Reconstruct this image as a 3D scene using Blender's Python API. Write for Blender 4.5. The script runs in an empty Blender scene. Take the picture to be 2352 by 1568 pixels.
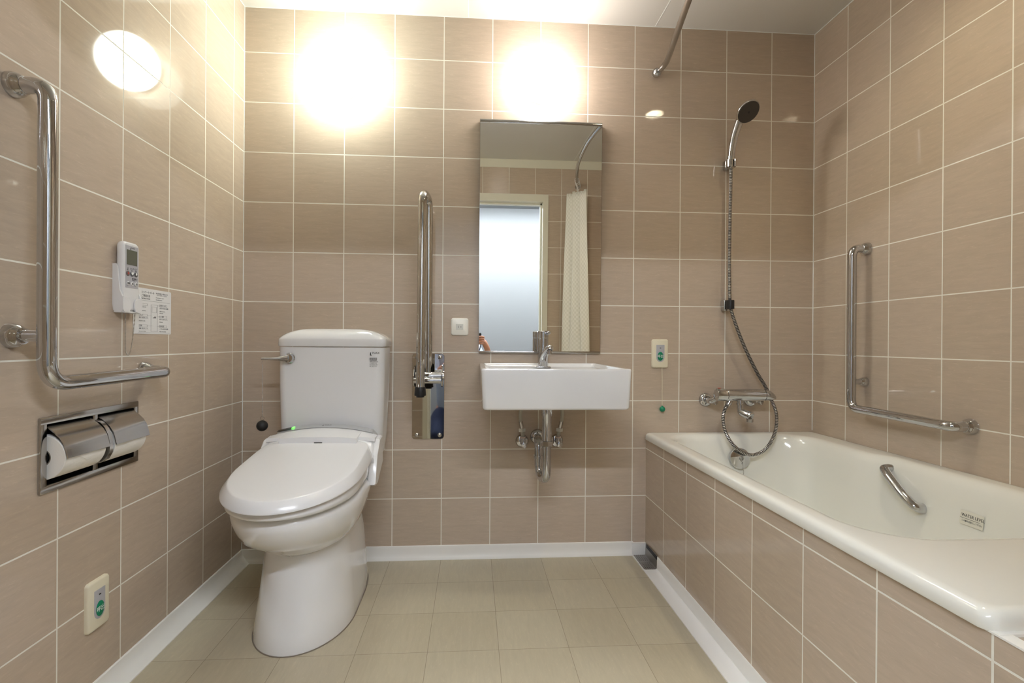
import bpy, bmesh, math, random
from math import sin, cos, pi, sqrt
from mathutils import Vector, Matrix
random.seed(7)
SC = bpy.context.scene
COL = SC.collection

# ------------------------------------------------------------------ room numbers (metres)
W = 2.388          # room width
HT = 2.2297        # ceiling height
YF = -1.745        # front wall (the one with the doorway)
TX = 1.6528        # face of the tiled bath surround
ZL = 0.0484        # height of the lowest wall joint

# ------------------------------------------------------------------ materials
def srgb(r, g, b):
    f = lambda c: (c/255/12.92) if c/255 <= 0.04045 else ((c/255+0.055)/1.055)**2.4
    return (f(r), f(g), f(b), 1.0)

MATS = {}
def mat(name, col=(200, 200, 200), rough=0.5, metal=0.0, coat=0.0, spec=0.5, emit=None, strength=0, bump=0.0, bscale=400, ior=1.5):
    if name in MATS: return MATS[name]
    m = bpy.data.materials.new(name); m.use_nodes = True
    nt = m.node_tree; b = nt.nodes['Principled BSDF']
    b.inputs['Base Color'].default_value = srgb(*col)
    b.inputs['Roughness'].default_value = rough
    b.inputs['Metallic'].default_value = metal
    b.inputs['Coat Weight'].default_value = coat
    b.inputs['Coat Roughness'].default_value = 0.04
    b.inputs['Specular IOR Level'].default_value = spec
    b.inputs['IOR'].default_value = ior
    if emit:
        b.inputs['Emission Color'].default_value = srgb(*emit)
        b.inputs['Emission Strength'].default_value = strength
    if bump:
        n = nt.nodes.new('ShaderNodeTexNoise'); n.inputs['Scale'].default_value = bscale
        tc = nt.nodes.new('ShaderNodeTexCoord'); nt.links.new(tc.outputs['Object'], n.inputs['Vector'])
        bp = nt.nodes.new('ShaderNodeBump'); bp.inputs['Strength'].default_value = bump
        bp.inputs['Distance'].default_value = 0.001
        nt.links.new(n.outputs['Fac'], bp.inputs['Height']); nt.links.new(bp.outputs['Normal'], b.inputs['Normal'])
    MATS[name] = m
    return m

def tile_mat(name, c1, c2, mortar, size, joint, rough, streak=1.0, bumpd=0.0012, rot=False, msmooth=0.15, spec=0.5):
    m = bpy.data.materials.new(name); m.use_nodes = True
    nt = m.node_tree; N = nt.nodes.new; Lk = nt.links.new
    b = nt.nodes['Principled BSDF']
    uv = N('ShaderNodeUVMap'); uv.uv_map = 'UVMap'
    br = N('ShaderNodeTexBrick')
    br.offset = 0.0; br.squash = 1.0
    br.inputs['Color1'].default_value = srgb(*c1); br.inputs['Color2'].default_value = srgb(*c2)
    br.inputs['Mortar'].default_value = srgb(*mortar)
    br.inputs['Scale'].default_value = 1.0
    br.inputs['Mortar Size'].default_value = joint
    br.inputs['Mortar Smooth'].default_value = msmooth
    br.inputs['Bias'].default_value = 0.0
    br.inputs['Brick Width'].default_value = size; br.inputs['Row Height'].default_value = size
    Lk(uv.outputs['UV'], br.inputs['Vector'])
    # soft streaks that run along the tile
    mp = N('ShaderNodeMapping'); mp.inputs['Scale'].default_value = (38, 6, 1) if rot else (6, 38, 1)
    Lk(uv.outputs['UV'], mp.inputs['Vector'])
    n1 = N('ShaderNodeTexNoise'); n1.inputs['Scale'].default_value = 2.2; n1.inputs['Detail'].default_value = 6
    n1.inputs['Roughness'].default_value = 0.62; n1.inputs['Distortion'].default_value = 0.6
    Lk(mp.outputs['Vector'], n1.inputs['Vector'])
    r1 = N('ShaderNodeMapRange'); r1.inputs['From Min'].default_value = 0.3; r1.inputs['From Max'].default_value = 0.7
    r1.inputs['To Min'].default_value = 1-0.075*streak; r1.inputs['To Max'].default_value = 1+0.055*streak
    Lk(n1.outputs['Fac'], r1.inputs['Value'])
    # fine pale flecks
    mp2 = N('ShaderNodeMapping'); mp2.inputs['Scale'].default_value = (75, 18, 1) if rot else (18, 75, 1)
    mp2.inputs['Rotation'].default_value = (0, 0, 0.12)
    Lk(uv.outputs['UV'], mp2.inputs['Vector'])
    n2 = N('ShaderNodeTexNoise'); n2.inputs['Scale'].default_value = 2.0; n2.inputs['Detail'].default_value = 6; n2.inputs['Roughness'].default_value = 0.65; n2.inputs['Distortion'].default_value = 1.2
    Lk(mp2.outputs['Vector'], n2.inputs['Vector'])
    r2 = N('ShaderNodeMapRange'); r2.inputs['From Min'].default_value = 0.57; r2.inputs['From Max'].default_value = 0.8
    r2.inputs['To Min'].default_value = 0.0; r2.inputs['To Max'].default_value = 0.24*streak
    Lk(n2.outputs['Fac'], r2.inputs['Value'])
    ad = N('ShaderNodeMath'); ad.operation = 'ADD'
    Lk(r1.outputs['Result'], ad.inputs[0]); Lk(r2.outputs['Result'], ad.inputs[1])
    vm = N('ShaderNodeVectorMath'); vm.operation = 'SCALE'
    Lk(br.outputs['Color'], vm.inputs[0]); Lk(ad.outputs[0], vm.inputs['Scale'])
    mx = N('ShaderNodeMix'); mx.data_type = 'RGBA'
    Lk(br.outputs['Fac'], mx.inputs['Factor']); Lk(vm.outputs['Vector'], mx.inputs['A']); Lk(br.outputs['Color'], mx.inputs['B'])
    Lk(mx.outputs['Result'], b.inputs['Base Color'])
    rr = N('ShaderNodeMapRange'); rr.inputs['To Min'].default_value = rough; rr.inputs['To Max'].default_value = 0.75
    Lk(br.outputs['Fac'], rr.inputs['Value']); Lk(rr.outputs['Result'], b.inputs['Roughness'])
    iv = N('ShaderNodeMath'); iv.operation = 'SUBTRACT'; iv.inputs[0].default_value = 1.0
    Lk(br.outputs['Fac'], iv.inputs[1])
    bp = N('ShaderNodeBump'); bp.inputs['Strength'].default_value = 0.6; bp.inputs['Distance'].default_value = bumpd
    Lk(iv.outputs[0], bp.inputs['Height']); Lk(bp.outputs['Normal'], b.inputs['Normal'])
    b.inputs['Specular IOR Level'].default_value = spec
    MATS[name] = m
    return m

M_TILE = tile_mat('beige_wall_tile', (193, 177, 160), (187, 171, 153), (234, 232, 222), 0.2, 0.0020, 0.05, streak=0.8)
M_FLOOR = tile_mat('beige_floor_tile', (190, 181, 158), (184, 174, 150), (150, 138, 118), 0.2055, 0.0008, 0.42, streak=0.8, bumpd=0.0004, rot=True)
M_CEIL = mat('ceiling_panel_white', (210, 208, 203), 0.32, bump=0.02, bscale=60)
M_WHITE = mat('white_resin_trim', (238, 237, 233), 0.35, bump=0.02, bscale=90)
M_POR = mat('white_porcelain', (226, 226, 226), 0.10, coat=0.6, bump=0.01, bscale=25)
M_PLA = mat('white_plastic', (226, 226, 227), 0.22, coat=0.15, bump=0.01, bscale=40)
M_CREAM = mat('cream_plastic', (224, 217, 194), 0.30, bump=0.01, bscale=60)
M_TUB = mat('ivory_acrylic', (232, 232, 225), 0.12, coat=0.3, bump=0.01, bscale=18)
M_CHR = mat('chrome', (200, 201, 204), 0.045, metal=1.0, bump=0.004, bscale=50)
M_CHR2 = mat('soft_chrome', (190, 188, 186), 0.16, metal=1.0, bump=0.01, bscale=60)
M_STEEL = mat('polished_steel', (196, 194, 190), 0.03, metal=1.0, bump=0.003, bscale=30)
M_BRUSH = mat('brushed_steel', (170, 166, 160), 0.28, metal=1.0, bump=0.03, bscale=300)
M_MIR = mat('mirror_silver', (248, 249, 247), 0.0, metal=1.0)
M_BLK = mat('black_rubber', (22, 22, 23), 0.45, bump=0.05, bscale=200)
M_DARK = mat('dark_plastic', (34, 33, 33), 0.3, bump=0.02, bscale=100)
M_SHOWF = mat('dark_grey_spray_face', (58, 53, 49), 0.45, bump=0.05, bscale=300)
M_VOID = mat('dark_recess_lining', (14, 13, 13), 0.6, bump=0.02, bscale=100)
M_GREY = mat('grey_panel_plastic', (176, 176, 182), 0.35, bump=0.01, bscale=90)
M_SILV = mat('silver_paint', (196, 198, 200), 0.32, metal=0.35, bump=0.01, bscale=120)
M_LCD = mat('lcd_glass', (92, 96, 84), 0.12, coat=0.5, bump=0.005, bscale=40)
M_GREEN = mat('green_button_plastic', (0, 128, 92), 0.3, bump=0.01, bscale=90)
M_LED = mat('green_indicator', (60, 220, 60), 0.4, emit=(90, 255, 70), strength=1.2)
M_PAPER = mat('tissue_paper', (240, 238, 232), 0.9, spec=0.1, bump=0.25, bscale=250)
M_CORE = mat('cardboard_core', (128, 118, 106), 0.85, bump=0.1, bscale=200)
M_SHEET = mat('printed_sheet', (226, 226, 226), 0.35, bump=0.01, bscale=80)
M_INK = mat('black_ink', (28, 28, 30), 0.6, bump=0.01, bscale=80)
M_INKG = mat('grey_ink', (120, 120, 122), 0.6, bump=0.01, bscale=80)
M_PRINTW = mat('white_print', (235, 238, 236), 0.5, bump=0.01, bscale=80)
M_RED = mat('red_mark', (190, 60, 48), 0.4, bump=0.01, bscale=80)
M_PINK = mat('pink_button_grey', (112, 96, 94), 0.4, bump=0.01, bscale=80)
M_BTN = mat('dark_grey_button', (92, 92, 94), 0.4, bump=0.01, bscale=80)
M_HOSE = mat('pale_supply_hose', (176, 172, 160), 0.45, bump=0.02, bscale=150)
M_NUT = mat('white_hose_nut', (214, 214, 206), 0.4, bump=0.02, bscale=150)
M_DOORF = mat('cream_door_frame', (222, 220, 204), 0.4, bump=0.02, bscale=60)
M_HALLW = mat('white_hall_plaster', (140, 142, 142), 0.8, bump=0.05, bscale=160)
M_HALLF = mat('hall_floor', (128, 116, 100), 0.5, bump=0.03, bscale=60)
M_SKIN = mat('skin', (196, 140, 112), 0.5, bump=0.05, bscale=120)
M_HAIR = mat('black_hair', (26, 22, 20), 0.5, bump=0.3, bscale=180)
M_SHIRT = mat('pale_blue_shirt', (176, 188, 208), 0.85, bump=0.1, bscale=300)
M_NAVY = mat('navy_cloth', (30, 42, 74), 0.85, bump=0.1, bscale=300)
M_GLOBE1 = mat('lit_opal_glass_cool', (250, 250, 250), 0.25, emit=(246, 255, 244), strength=7.8)
M_GLOBE2 = mat('lit_opal_glass_warm', (250, 250, 250), 0.25, emit=(255, 247, 240), strength=5.7)
M_DOWN = mat('lit_downlight_lens', (250, 248, 240), 0.3, emit=(255, 243, 212), strength=78)
M_STRIP = mat('lit_strip_lens', (240, 244, 250), 0.3, emit=(238, 244, 255), strength=50)

# damask shower curtain: little squares, matt and shiny
def curtain_mat():
    m = bpy.data.materials.new('white_check_damask'); m.use_nodes = True
    nt = m.node_tree; N = nt.nodes.new; Lk = nt.links.new
    b = nt.nodes['Principled BSDF']
    uv = N('ShaderNodeUVMap'); uv.uv_map = 'UVMap'
    ck = N('ShaderNodeTexChecker'); ck.inputs['Scale'].default_value = 62
    ck.inputs['Color1'].default_value = srgb(248, 247, 240); ck.inputs['Color2'].default_value = srgb(236, 235, 226)
    Lk(uv.outputs['UV'], ck.inputs['Vector']); Lk(ck.outputs['Color'], b.inputs['Base Color'])
    r = N('ShaderNodeMapRange'); r.inputs['To Min'].default_value = 0.7; r.inputs['To Max'].default_value = 0.4
    Lk(ck.outputs['Fac'], r.inputs['Value']); Lk(r.outputs['Result'], b.inputs['Roughness'])
    return m
M_CURT = curtain_mat()

# ------------------------------------------------------------------ object helpers
def empty(name, loc, label, cat, group=None):
    o = bpy.data.objects.new(name, None); COL.objects.link(o)
    o.empty_display_size = 0.05
    o.location = loc; tag(o, label, cat, group)
    return o
def tag(o, label, cat, group=None, kind=None):
    o['label'] = label; o['category'] = cat
    if group: o['group'] = group
    if kind: o['kind'] = kind
    return o
def origin(o):
    v = Vector((0, 0, 0))
    while o: v = v + Vector(o.location); o = o.parent
    return v

class MB:
    """collects shapes in world coordinates, builds them as one mesh object"""
    def __init__(s): s.v = []; s.f = []; s.mi = []
    def add(s, verts, faces, mi=0):
        n = len(s.v); s.v += [tuple(p) for p in verts]
        s.f += [tuple(i+n for i in f) for f in faces]; s.mi += [mi]*len(faces)
        return s
    def box(s, x0, y0, z0, x1, y1, z1, mi=0):
        v = [(x, y, z) for z in (z0, z1) for y in (y0, y1) for x in (x0, x1)]
        return s.add(v, [(0, 2, 3, 1), (4, 5, 7, 6), (0, 1, 5, 4), (1, 3, 7, 5), (3, 2, 6, 7), (2, 0, 4, 6)], mi)
    def rbox(s, x0, y0, z0, x1, y1, z1, r, seg=3, mi=0):
        bm = bmesh.new()
        b = MB().box(x0, y0, z0, x1, y1, z1)
        vs = [bm.verts.new(p) for p in b.v]
        for f in b.f: bm.faces.new([vs[i] for i in f])
        bmesh.ops.bevel(bm, geom=list(bm.edges), offset=r, segments=seg, profile=0.5, affect='EDGES')
        bm.verts.index_update()
        s.add([v.co[:] for v in bm.verts], [[v.index for v in f.verts] for f in bm.faces], mi); bm.free()
        return s
    def loft(s, rings, cap0=True, cap1=True, closed=True, mi=0, mfun=None):
        n = len(rings[0]); v = [p for r in rings for p in r]; f = []; mm = []
        for k in range(len(rings)-1):
            for i in range(n if closed else n-1):
                j = (i+1) % n
                f.append((k*n+i, k*n+j, (k+1)*n+j, (k+1)*n+i)); mm.append(mfun(k) if mfun else mi)
        base = len(s.v); s.v += [tuple(p) for p in v]
        s.f += [tuple(i+base for i in q) for q in f]; s.mi += mm
        if cap0: s.f.append(tuple(base+i for i in reversed(range(n)))); s.mi.append(mi)
        if cap1: s.f.append(tuple(base+(len(rings)-1)*n+i for i in range(n))); s.mi.append(mi)
        return s
    def tube(s, pts, r, seg=16, mi=0, cap=True, mfun=None, flat=None):
        pts = [Vector(p) for p in pts]; n = len(pts)
        rs = r if isinstance(r, (list, tuple)) else [r]*n
        T = []
        for i in range(n):
            a = pts[max(0, i-1)]; b = pts[min(n-1, i+1)]
            t = (b-a); T.append(t.normalized() if t.length > 1e-9 else Vector((0, 0, 1)))
        up = Vector((0, 0, 1)) if abs(T[0].z) < 0.9 else Vector((1, 0, 0))
        nrm = (up - T[0]*up.dot(T[0])).normalized()
        rings = []
        for i in range(n):
            nrm = (nrm - T[i]*nrm.dot(T[i])).normalized()
            bi = T[i].cross(nrm)
            k = flat[i] if flat else 1.0
            rings.append([pts[i] + nrm*cos(2*pi*j/seg)*rs[i]*k + bi*sin(2*pi*j/seg)*rs[i] for j in range(seg)])
        return s.loft(rings, cap, cap, mi=mi, mfun=mfun)
    def lathe(s, prof, org, axis, seg=32, mi=0, cap=True):
        """prof: list of (distance along axis, radius)"""
        a = Vector(axis).normalized(); org = Vector(org)
        u = (Vector((0, 0, 1)) if abs(a.z) < 0.9 else Vector((1, 0, 0))); u = (u-a*u.dot(a)).normalized(); w = a.cross(u)
        rings = [[org + a*d + (u*cos(2*pi*j/seg)+w*sin(2*pi*j/seg))*max(r, 1e-5) for j in range(seg)] for d, r in prof]
        return s.loft(rings, cap, cap, mi=mi)
    def ball(s, c, r, seg=20, mi=0, rz=None):
        rz = rz or r
        return s.lathe([(-rz*cos(pi*i/12), r*sin(pi*i/12)) for i in range(13)], c, (0, 0, 1), seg, mi)
    def prism(s, poly, axis, a0, a1, mi=0):
        """poly in the plane normal to axis ('x': (y,z), 'y': (x,z), 'z': (x,y))"""
        mk = {'x': lambda p, a: (a, p[0], p[1]), 'y': lambda p, a: (p[0], a, p[1]), 'z': lambda p, a: (p[0], p[1], a)}[axis]
        return s.loft([[mk(p, a0) for p in poly], [mk(p, a1) for p in poly]], mi=mi)
    def build(s, name, m, parent=None, smooth=True, ang=38, bevel=0, uv=None):
        me = bpy.data.meshes.new(name)
        me.from_pydata(s.v, [], s.f)
        ms = m if isinstance(m, (list, tuple)) else [m]
        for x in ms: me.materials.append(x)
        if len(ms) > 1: me.polygons.foreach_set('material_index', s.mi)
        bm = bmesh.new(); bm.from_mesh(me)
        bmesh.ops.remove_doubles(bm, verts=bm.verts, dist=1e-6)
        bmesh.ops.recalc_face_normals(bm, faces=bm.faces)
        bm.to_mesh(me); bm.free()
        if uv:  # planar metres
            lay = me.uv_layers.new(name='UVMap'); ox, oy, oz = uv
            for p in me.polygons:
                nx, ny, nz = (abs(c) for c in p.normal)
                for li in p.loop_indices:
                    c = me.vertices[me.loops[li].vertex_index].co
                    if nx >= ny and nx >= nz: q = (c.y-oy, c.z-oz)
                    elif ny >= nz: q = (c.x-ox, c.z-oz)
                    else: q = (c.x-ox, c.y-oy)
                    lay.data[li].uv = (q[0]+20*0.2055*10*0, q[1])
        if parent: me.transform(Matrix.Translation(-origin(parent)))
        if smooth:
            for p in me.polygons: p.use_smooth = True
            me.set_sharp_from_angle(angle=math.radians(ang))
        me.update()
        o = bpy.data.objects.new(name, me); COL.objects.link(o)
        if parent: o.parent = parent
        return o

def rr(cx, cy, hx, hy, r, z, n=8, plane='xy'):
    """rounded rectangle ring"""
    r = min(r, hx*0.999, hy*0.999); out = []
    for k, (sx, sy) in enumerate(((1, 1), (-1, 1), (-1, -1), (1, -1))):
        for i in range(n+1):
            a = k*pi/2 + (pi/2)*i/n
            out.append((cx+sx*(hx-r)+r*cos(a), cy+sy*(hy-r)+r*sin(a)))
    if plane == 'xy': return [(x, y, z) for x, y in out]
    if plane == 'xz': return [(x, z, y) for x, y in out]
    return [(z, x, y) for x, y in out]

def fillet(pts, r, n=8):
    """polyline with rounded corners"""
    pts = [Vector(p) for p in pts]; out = [pts[0]]
    rs = r if isinstance(r, (list, tuple)) else [r]*(len(pts)-2)
    for i in range(1, len(pts)-1):
        a, b, c = pts[i-1], pts[i], pts[i+1]
        u = (a-b); v = (c-b); ang = u.angle(v)
        d = min(rs[i-1]/math.tan(ang/2), u.length*0.49, v.length*0.49)
        p0 = b+u.normalized()*d; p1 = b+v.normalized()*d
        for k in range(n+1):
            t = k/n
            out.append(p0*(1-t)**2 + b*2*t*(1-t) + p1*t*t)
    out.append(pts[-1]); return out

def spline(pts, n=12):
    P = [Vector(p) for p in pts]; P = [P[0]*2-P[1]] + P + [P[-1]*2-P[-2]]; out = []
    for i in range(1, len(P)-2):
        for k in range(n):
            t = k/n; a, b, c, d = P[i-1], P[i], P[i+1], P[i+2]
            out.append(0.5*((2*b)+(c-a)*t+(2*a-5*b+4*c-d)*t*t+(3*b-a-3*c+d)*t**3))
    out.append(P[-2]); return out

def resample(pts, step):
    out = [Vector(pts[0])]; acc = 0.0
    for a, b in zip(pts, pts[1:]):
        a = Vector(a); b = Vector(b); L = (b-a).length
        if L < 1e-9: continue
        d = step-acc
        while d <= L:
            out.append(a.lerp(b, d/L)); d += step
        acc = L-(d-step)
    return out

FACE = {'back': (Vector((1, 0, 0)), Vector((0, 0, 1))), 'left': (Vector((0, 1, 0)), Vector((0, 0, 1))),
        'right': (Vector((0, -1, 0)), Vector((0, 0, 1)))}
def text(name, items, face, m, parent, ext=0.0001):
    """items: (string, position, letter height, align, width scale); all become one mesh of print"""
    R, U = face if isinstance(face, tuple) else FACE[face]
    Nn = R.cross(U)
    acc = MB()
    for body, pos, size, al, ws in items:
        c = bpy.data.curves.new('t', 'FONT'); c.body = body; c.size = size/0.72; c.align_x = al; c.extrude = ext
        c.resolution_u = 2
        o = bpy.data.objects.new('t', c); COL.objects.link(o)
        dg = bpy.context.evaluated_depsgraph_get()
        me = bpy.data.meshes.new_from_object(o.evaluated_get(dg))
        vs = [Vector(pos)+R*(v.co.x*ws)+U*v.co.y+Nn*v.co.z for v in me.vertices]
        acc.add(vs, [tuple(p.vertices) for p in me.polygons])
        bpy.data.objects.remove(o); bpy.data.curves.remove(c); bpy.data.meshes.remove(me)
    return acc.build(name, m, parent, smooth=False)

def strips(mb, face, rects, off):
    """flat printed bars: (origin point, u0, v0, u1, v1)"""
    R, U = FACE[face]; Nn = R.cross(U)
    for p, u0, v0, u1, v1 in rects:
        p = Vector(p)
        c = [p+R*u+U*v for u, v in ((u0, v0), (u1, v0), (u1, v1), (u0, v1))]
        mb.loft([[q for q in c], [q+Nn*off for q in c]])
    return mb

def struct(name, mb, m, label, cat, uv=None, smooth=False, parent=None):
    o = mb.build(name, m, parent, smooth=smooth, uv=uv)
    return tag(o, label, cat, kind='structure')

# ------------------------------------------------------------------ the room
T = 0.2
struct('floor', MB().box(-0.12, -1.88, -0.1, W+0.12, 0.12, 0.0), M_FLOOR,
       'beige tiled bathroom floor under toilet and washbasin', 'floor', uv=(0.59-0.2055*8, -0.2055*20, 0))
struct('wall_back', MB().box(-0.12, 0, 0, W+0.12, 0.12, HT), M_TILE,
       'beige tiled back wall behind toilet, mirror and shower', 'wall', uv=(0.1954-T*10, 0, ZL-T*5))
# left wall, with the recess for the paper holder
HY0, HY1, HZ0, HZ1 = -0.926, -0.638, 0.571, 0.713
mb = MB()
for (y0, z0, y1, z1) in ((YF-0.13, 0, HY0, HT), (HY1, 0, 0, HT), (HY0, 0, HY1, HZ0), (HY0, HZ1, HY1, HT)):
    mb.box(-0.12, y0, z0, 0, y1, z1)
struct('wall_left', mb, M_TILE, 'beige tiled left wall with paper holder and grab bar', 'wall', uv=(0, -0.085-T*20, ZL-T*5))
struct('wall_right', MB().box(W, YF-0.13, 0, W+0.12, 0, HT), M_TILE,
       'beige tiled right wall above the bathtub', 'wall', uv=(0, -0.1899-T*20, ZL-T*5))
# front wall with doorway (seen in the mirror)
DX0, DX1, DZ = 0.585, 1.447, 1.915
mb = MB()
mb.box(0, YF-0.13, 0, DX0-0.04, YF, 2.167); mb.box(DX1+0.041, YF-0.13, 0, W, YF, 2.167)
mb.box(DX0-0.04, YF-0.13, DZ+0.052, DX1+0.041, YF, 2.167)
struct('wall_front', mb, M_TILE, 'beige tiled wall around the doorway, seen in mirror', 'wall', uv=(1.589-T*10, 0, 0.1705-T*5))
struct('trim_2', MB().box(0, YF-0.13, 2.167, W, YF+0.004, HT), M_DOORF, 'pale strip above the tiles over the doorway', 'trim')
# ceiling with the downlight hole
LX, LY, LR = 1.972, -0.785, 0.052
cm = MB()
for (x0, y0, x1, y1) in ((-0.12, -1.88, LX-LR, 0.12), (LX+LR, -1.88, W+0.12, 0.12), (LX-LR, -1.88, LX+LR, LY-LR), (LX-LR, LY+LR, LX+LR, 0.12)):
    cm.box(x0, y0, HT, x1, y1, HT+0.12)
ceil = struct('ceiling', cm, M_CEIL, 'smooth white panelled bathroom ceiling', 'ceiling')
jm = MB()
for x in (0.895, 1.6815): jm.box(x-0.0015, YF, HT-0.0008, x+0.0015, 0, HT)
jm.build('joint_strip', M_PRINTW, ceil, smooth=False)
# tiled bath surround: front panel and the end ledge
mb = MB().box(TX, -1.403, 0, TX+0.02, 0, 0.486).box(TX, YF, 0, W, -1.403, 0.486)
struct('wall_bathtub', mb, M_TILE, 'beige tiled panel and end ledge around the bathtub', 'wall', uv=(TX+0.02, -0.1995-T*20, ZL-T*5))
struct('trim_3', MB().box(TX-0.0015, YF, 0.4865, TX+0.02, 0, 0.4895).box(TX, -1.409, 0.486, W, -1.399, 0.4905), M_WHITE, 'thin white sealant line under the bathtub rim', 'trim')
# coved skirting
prof = lambda w: [(0, 0), (w, 0), (w, 0.003), (w*0.62, 0.012), (w*0.3, 0.026), (0.006, 0.042), (0.005, 0.054), (0.003, 0.056), (0, 0.056)]
struct('baseboard_left', MB().prism(prof(0.036), 'y', YF, 0), M_WHITE, 'white coved skirting along the left wall', 'baseboard', smooth=True)
struct('baseboard_back', MB().prism([(-a, b) for a, b in prof(0.014)], 'x', 0.0, 1.6), M_WHITE,
       'white coved skirting along the back wall', 'baseboard', smooth=True)
gut = [(1.594, 0), (1.594, 0.0035), (1.597, 0.0045), (1.603, 0.003), (1.643, 0.003), (1.6475, 0.006), (1.649, 0.05), (1.6505, 0.052), (TX, 0.052), (TX, 0)]
struct('trim_1', MB().prism(gut, 'y', YF, -0.147), M_WHITE, 'white floor gutter strip along the bath panel', 'trim', smooth=True)
struct('trim_4', MB().box(1.592, -0.014, 0, TX, 0, 0.052).box(1.5925, -0.147, 0, 1.597, -0.014, 0.0045), M_WHITE,
       'short white skirting behind the floor drain', 'trim')
# grout seam where walls meet
mb = MB().box(0, -0.0022, 0.056, 0.0022, 0, HT).box(W-0.0022, -0.0022, 0.52, W, 0, HT)
mb.box(0, -0.0018, HT-0.0025, W, 0, HT).box(0, YF, HT-0.0025, 0.0018, 0, HT).box(W-0.0018, YF, HT-0.0025, W, 0, HT)
struct('trim_5', mb, M_PRINTW, 'white sealant lines in the corners of the tiled walls', 'trim')
# door frame
dm = MB().box(DX0-0.04, YF-0.14, 0, DX0, YF+0.01, DZ+0.05).box(DX1, YF-0.14, 0, DX1+0.041, YF+0.01, DZ+0.05)
dm.box(DX0, YF-0.14, DZ, DX1, YF+0.01, DZ+0.052)
dm.box(DX0, YF-0.09, 0, DX0+0.012, YF-0.05, DZ).box(DX1-0.012, YF-0.09, 0, DX1, YF-0.05, DZ).box(DX0, YF-0.09, DZ-0.012, DX1, YF-0.05, DZ)
struct('door_1', dm, M_DOORF, 'cream frame of the open doorway, seen in mirror', 'door frame')
# hallway outside
HYB = -3.15
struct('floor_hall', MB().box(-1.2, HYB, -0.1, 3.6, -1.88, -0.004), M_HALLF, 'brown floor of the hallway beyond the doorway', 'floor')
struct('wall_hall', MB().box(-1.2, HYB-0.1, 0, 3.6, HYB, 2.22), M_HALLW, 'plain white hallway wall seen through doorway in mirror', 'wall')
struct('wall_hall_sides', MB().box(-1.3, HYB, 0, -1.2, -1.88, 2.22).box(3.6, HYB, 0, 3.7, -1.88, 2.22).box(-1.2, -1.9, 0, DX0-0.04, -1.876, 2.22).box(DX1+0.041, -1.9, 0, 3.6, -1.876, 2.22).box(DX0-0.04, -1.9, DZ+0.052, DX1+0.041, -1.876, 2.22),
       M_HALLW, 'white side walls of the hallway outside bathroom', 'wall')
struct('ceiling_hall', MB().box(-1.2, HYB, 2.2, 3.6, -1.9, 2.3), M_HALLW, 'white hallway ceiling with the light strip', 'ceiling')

# ------------------------------------------------------------------ lamps
def globe(x, z, m, label):
    t = empty('globe_lamp', (x, 0, z), label, 'lamp', 'globe wall lamps')
    MB().lathe([(0, 0.074), (0.012, 0.078), (0.02, 0.076), (0.024, 0.070)], (x, 0, z), (0, -1, 0), 40).build('base', M_WHITE, t)
    r, cy = 0.1, 0.076
    a0 = math.acos(-(cy-0.018)/r)
    prof = [(cy+r*cos(a0*(1-i/28)), r*sin(a0*(1-i/28))) for i in range(29)]
    MB().lathe(prof, (x, 0, z), (0, -1, 0), 48).build('globe', m, t)
globe(0.393, 1.948, M_GLOBE1, 'lit round globe wall lamp above the toilet')
globe(1.195, 1.959, M_GLOBE2, 'lit round globe wall lamp above the mirror')
t = empty('ceiling_downlight', (LX, LY, HT), 'small recessed ceiling spotlight above the bathtub', 'lamp')
MB().lathe([(0.055, 0.045), (0.0, 0.048), (-0.003, 0.050), (-0.004, 0.060), (0.0, 0.0735), (0.002, 0.0735), (0.002, 0.051), (0.056, 0.0515)], (LX, LY, HT), (0, 0, 1), 40, cap=False).build('trim_ring', M_WHITE, t)
MB().lathe([(0.046, 0.0), (0.045, 0.038), (0.05, 0.047), (0.056, 0.047)], (LX, LY, HT), (0, 0, 1), 32).build('lens', M_DOWN, t)
t = empty('strip_light', (1.2, -2.62, 2.2), 'long cool white light strip on the hallway ceiling', 'lamp')
MB().rbox(-0.4, -2.66, 2.178, 2.8, -2.58, 2.2, 0.004).build('housing', M_WHITE, t)
MB().rbox(-0.38, -2.65, 2.170, 2.78, -2.59, 2.180, 0.003).build('lens', M_STRIP, t)

# ------------------------------------------------------------------ toilet
XC = 0.392
def egg(cx, yf, yb, hw, z, n=72, yc=None, pb=3.2, pf=2.0):
    """plan outline, elliptical front (towards -y), squarer back"""
    yc = yc if yc is not None else yf+(yb-yf)*0.46
    out = []
    for i in range(n):
        a = 2*pi*i/n; c, s = cos(a), sin(a)
        p = pf if s < 0 else pb
        x = hw*math.copysign(abs(c)**(2/p), c)
        y = yc + (abs(s)**(2/p))*((yb-yc) if s >= 0 else (yf-yc))
        out.append((cx+x, y, z(x, y) if callable(z) else z))
    return out
toilet = empty('toilet', (XC, -0.35, 0), 'white toilet with cistern and closed lid beside the left wall', 'toilet')
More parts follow.
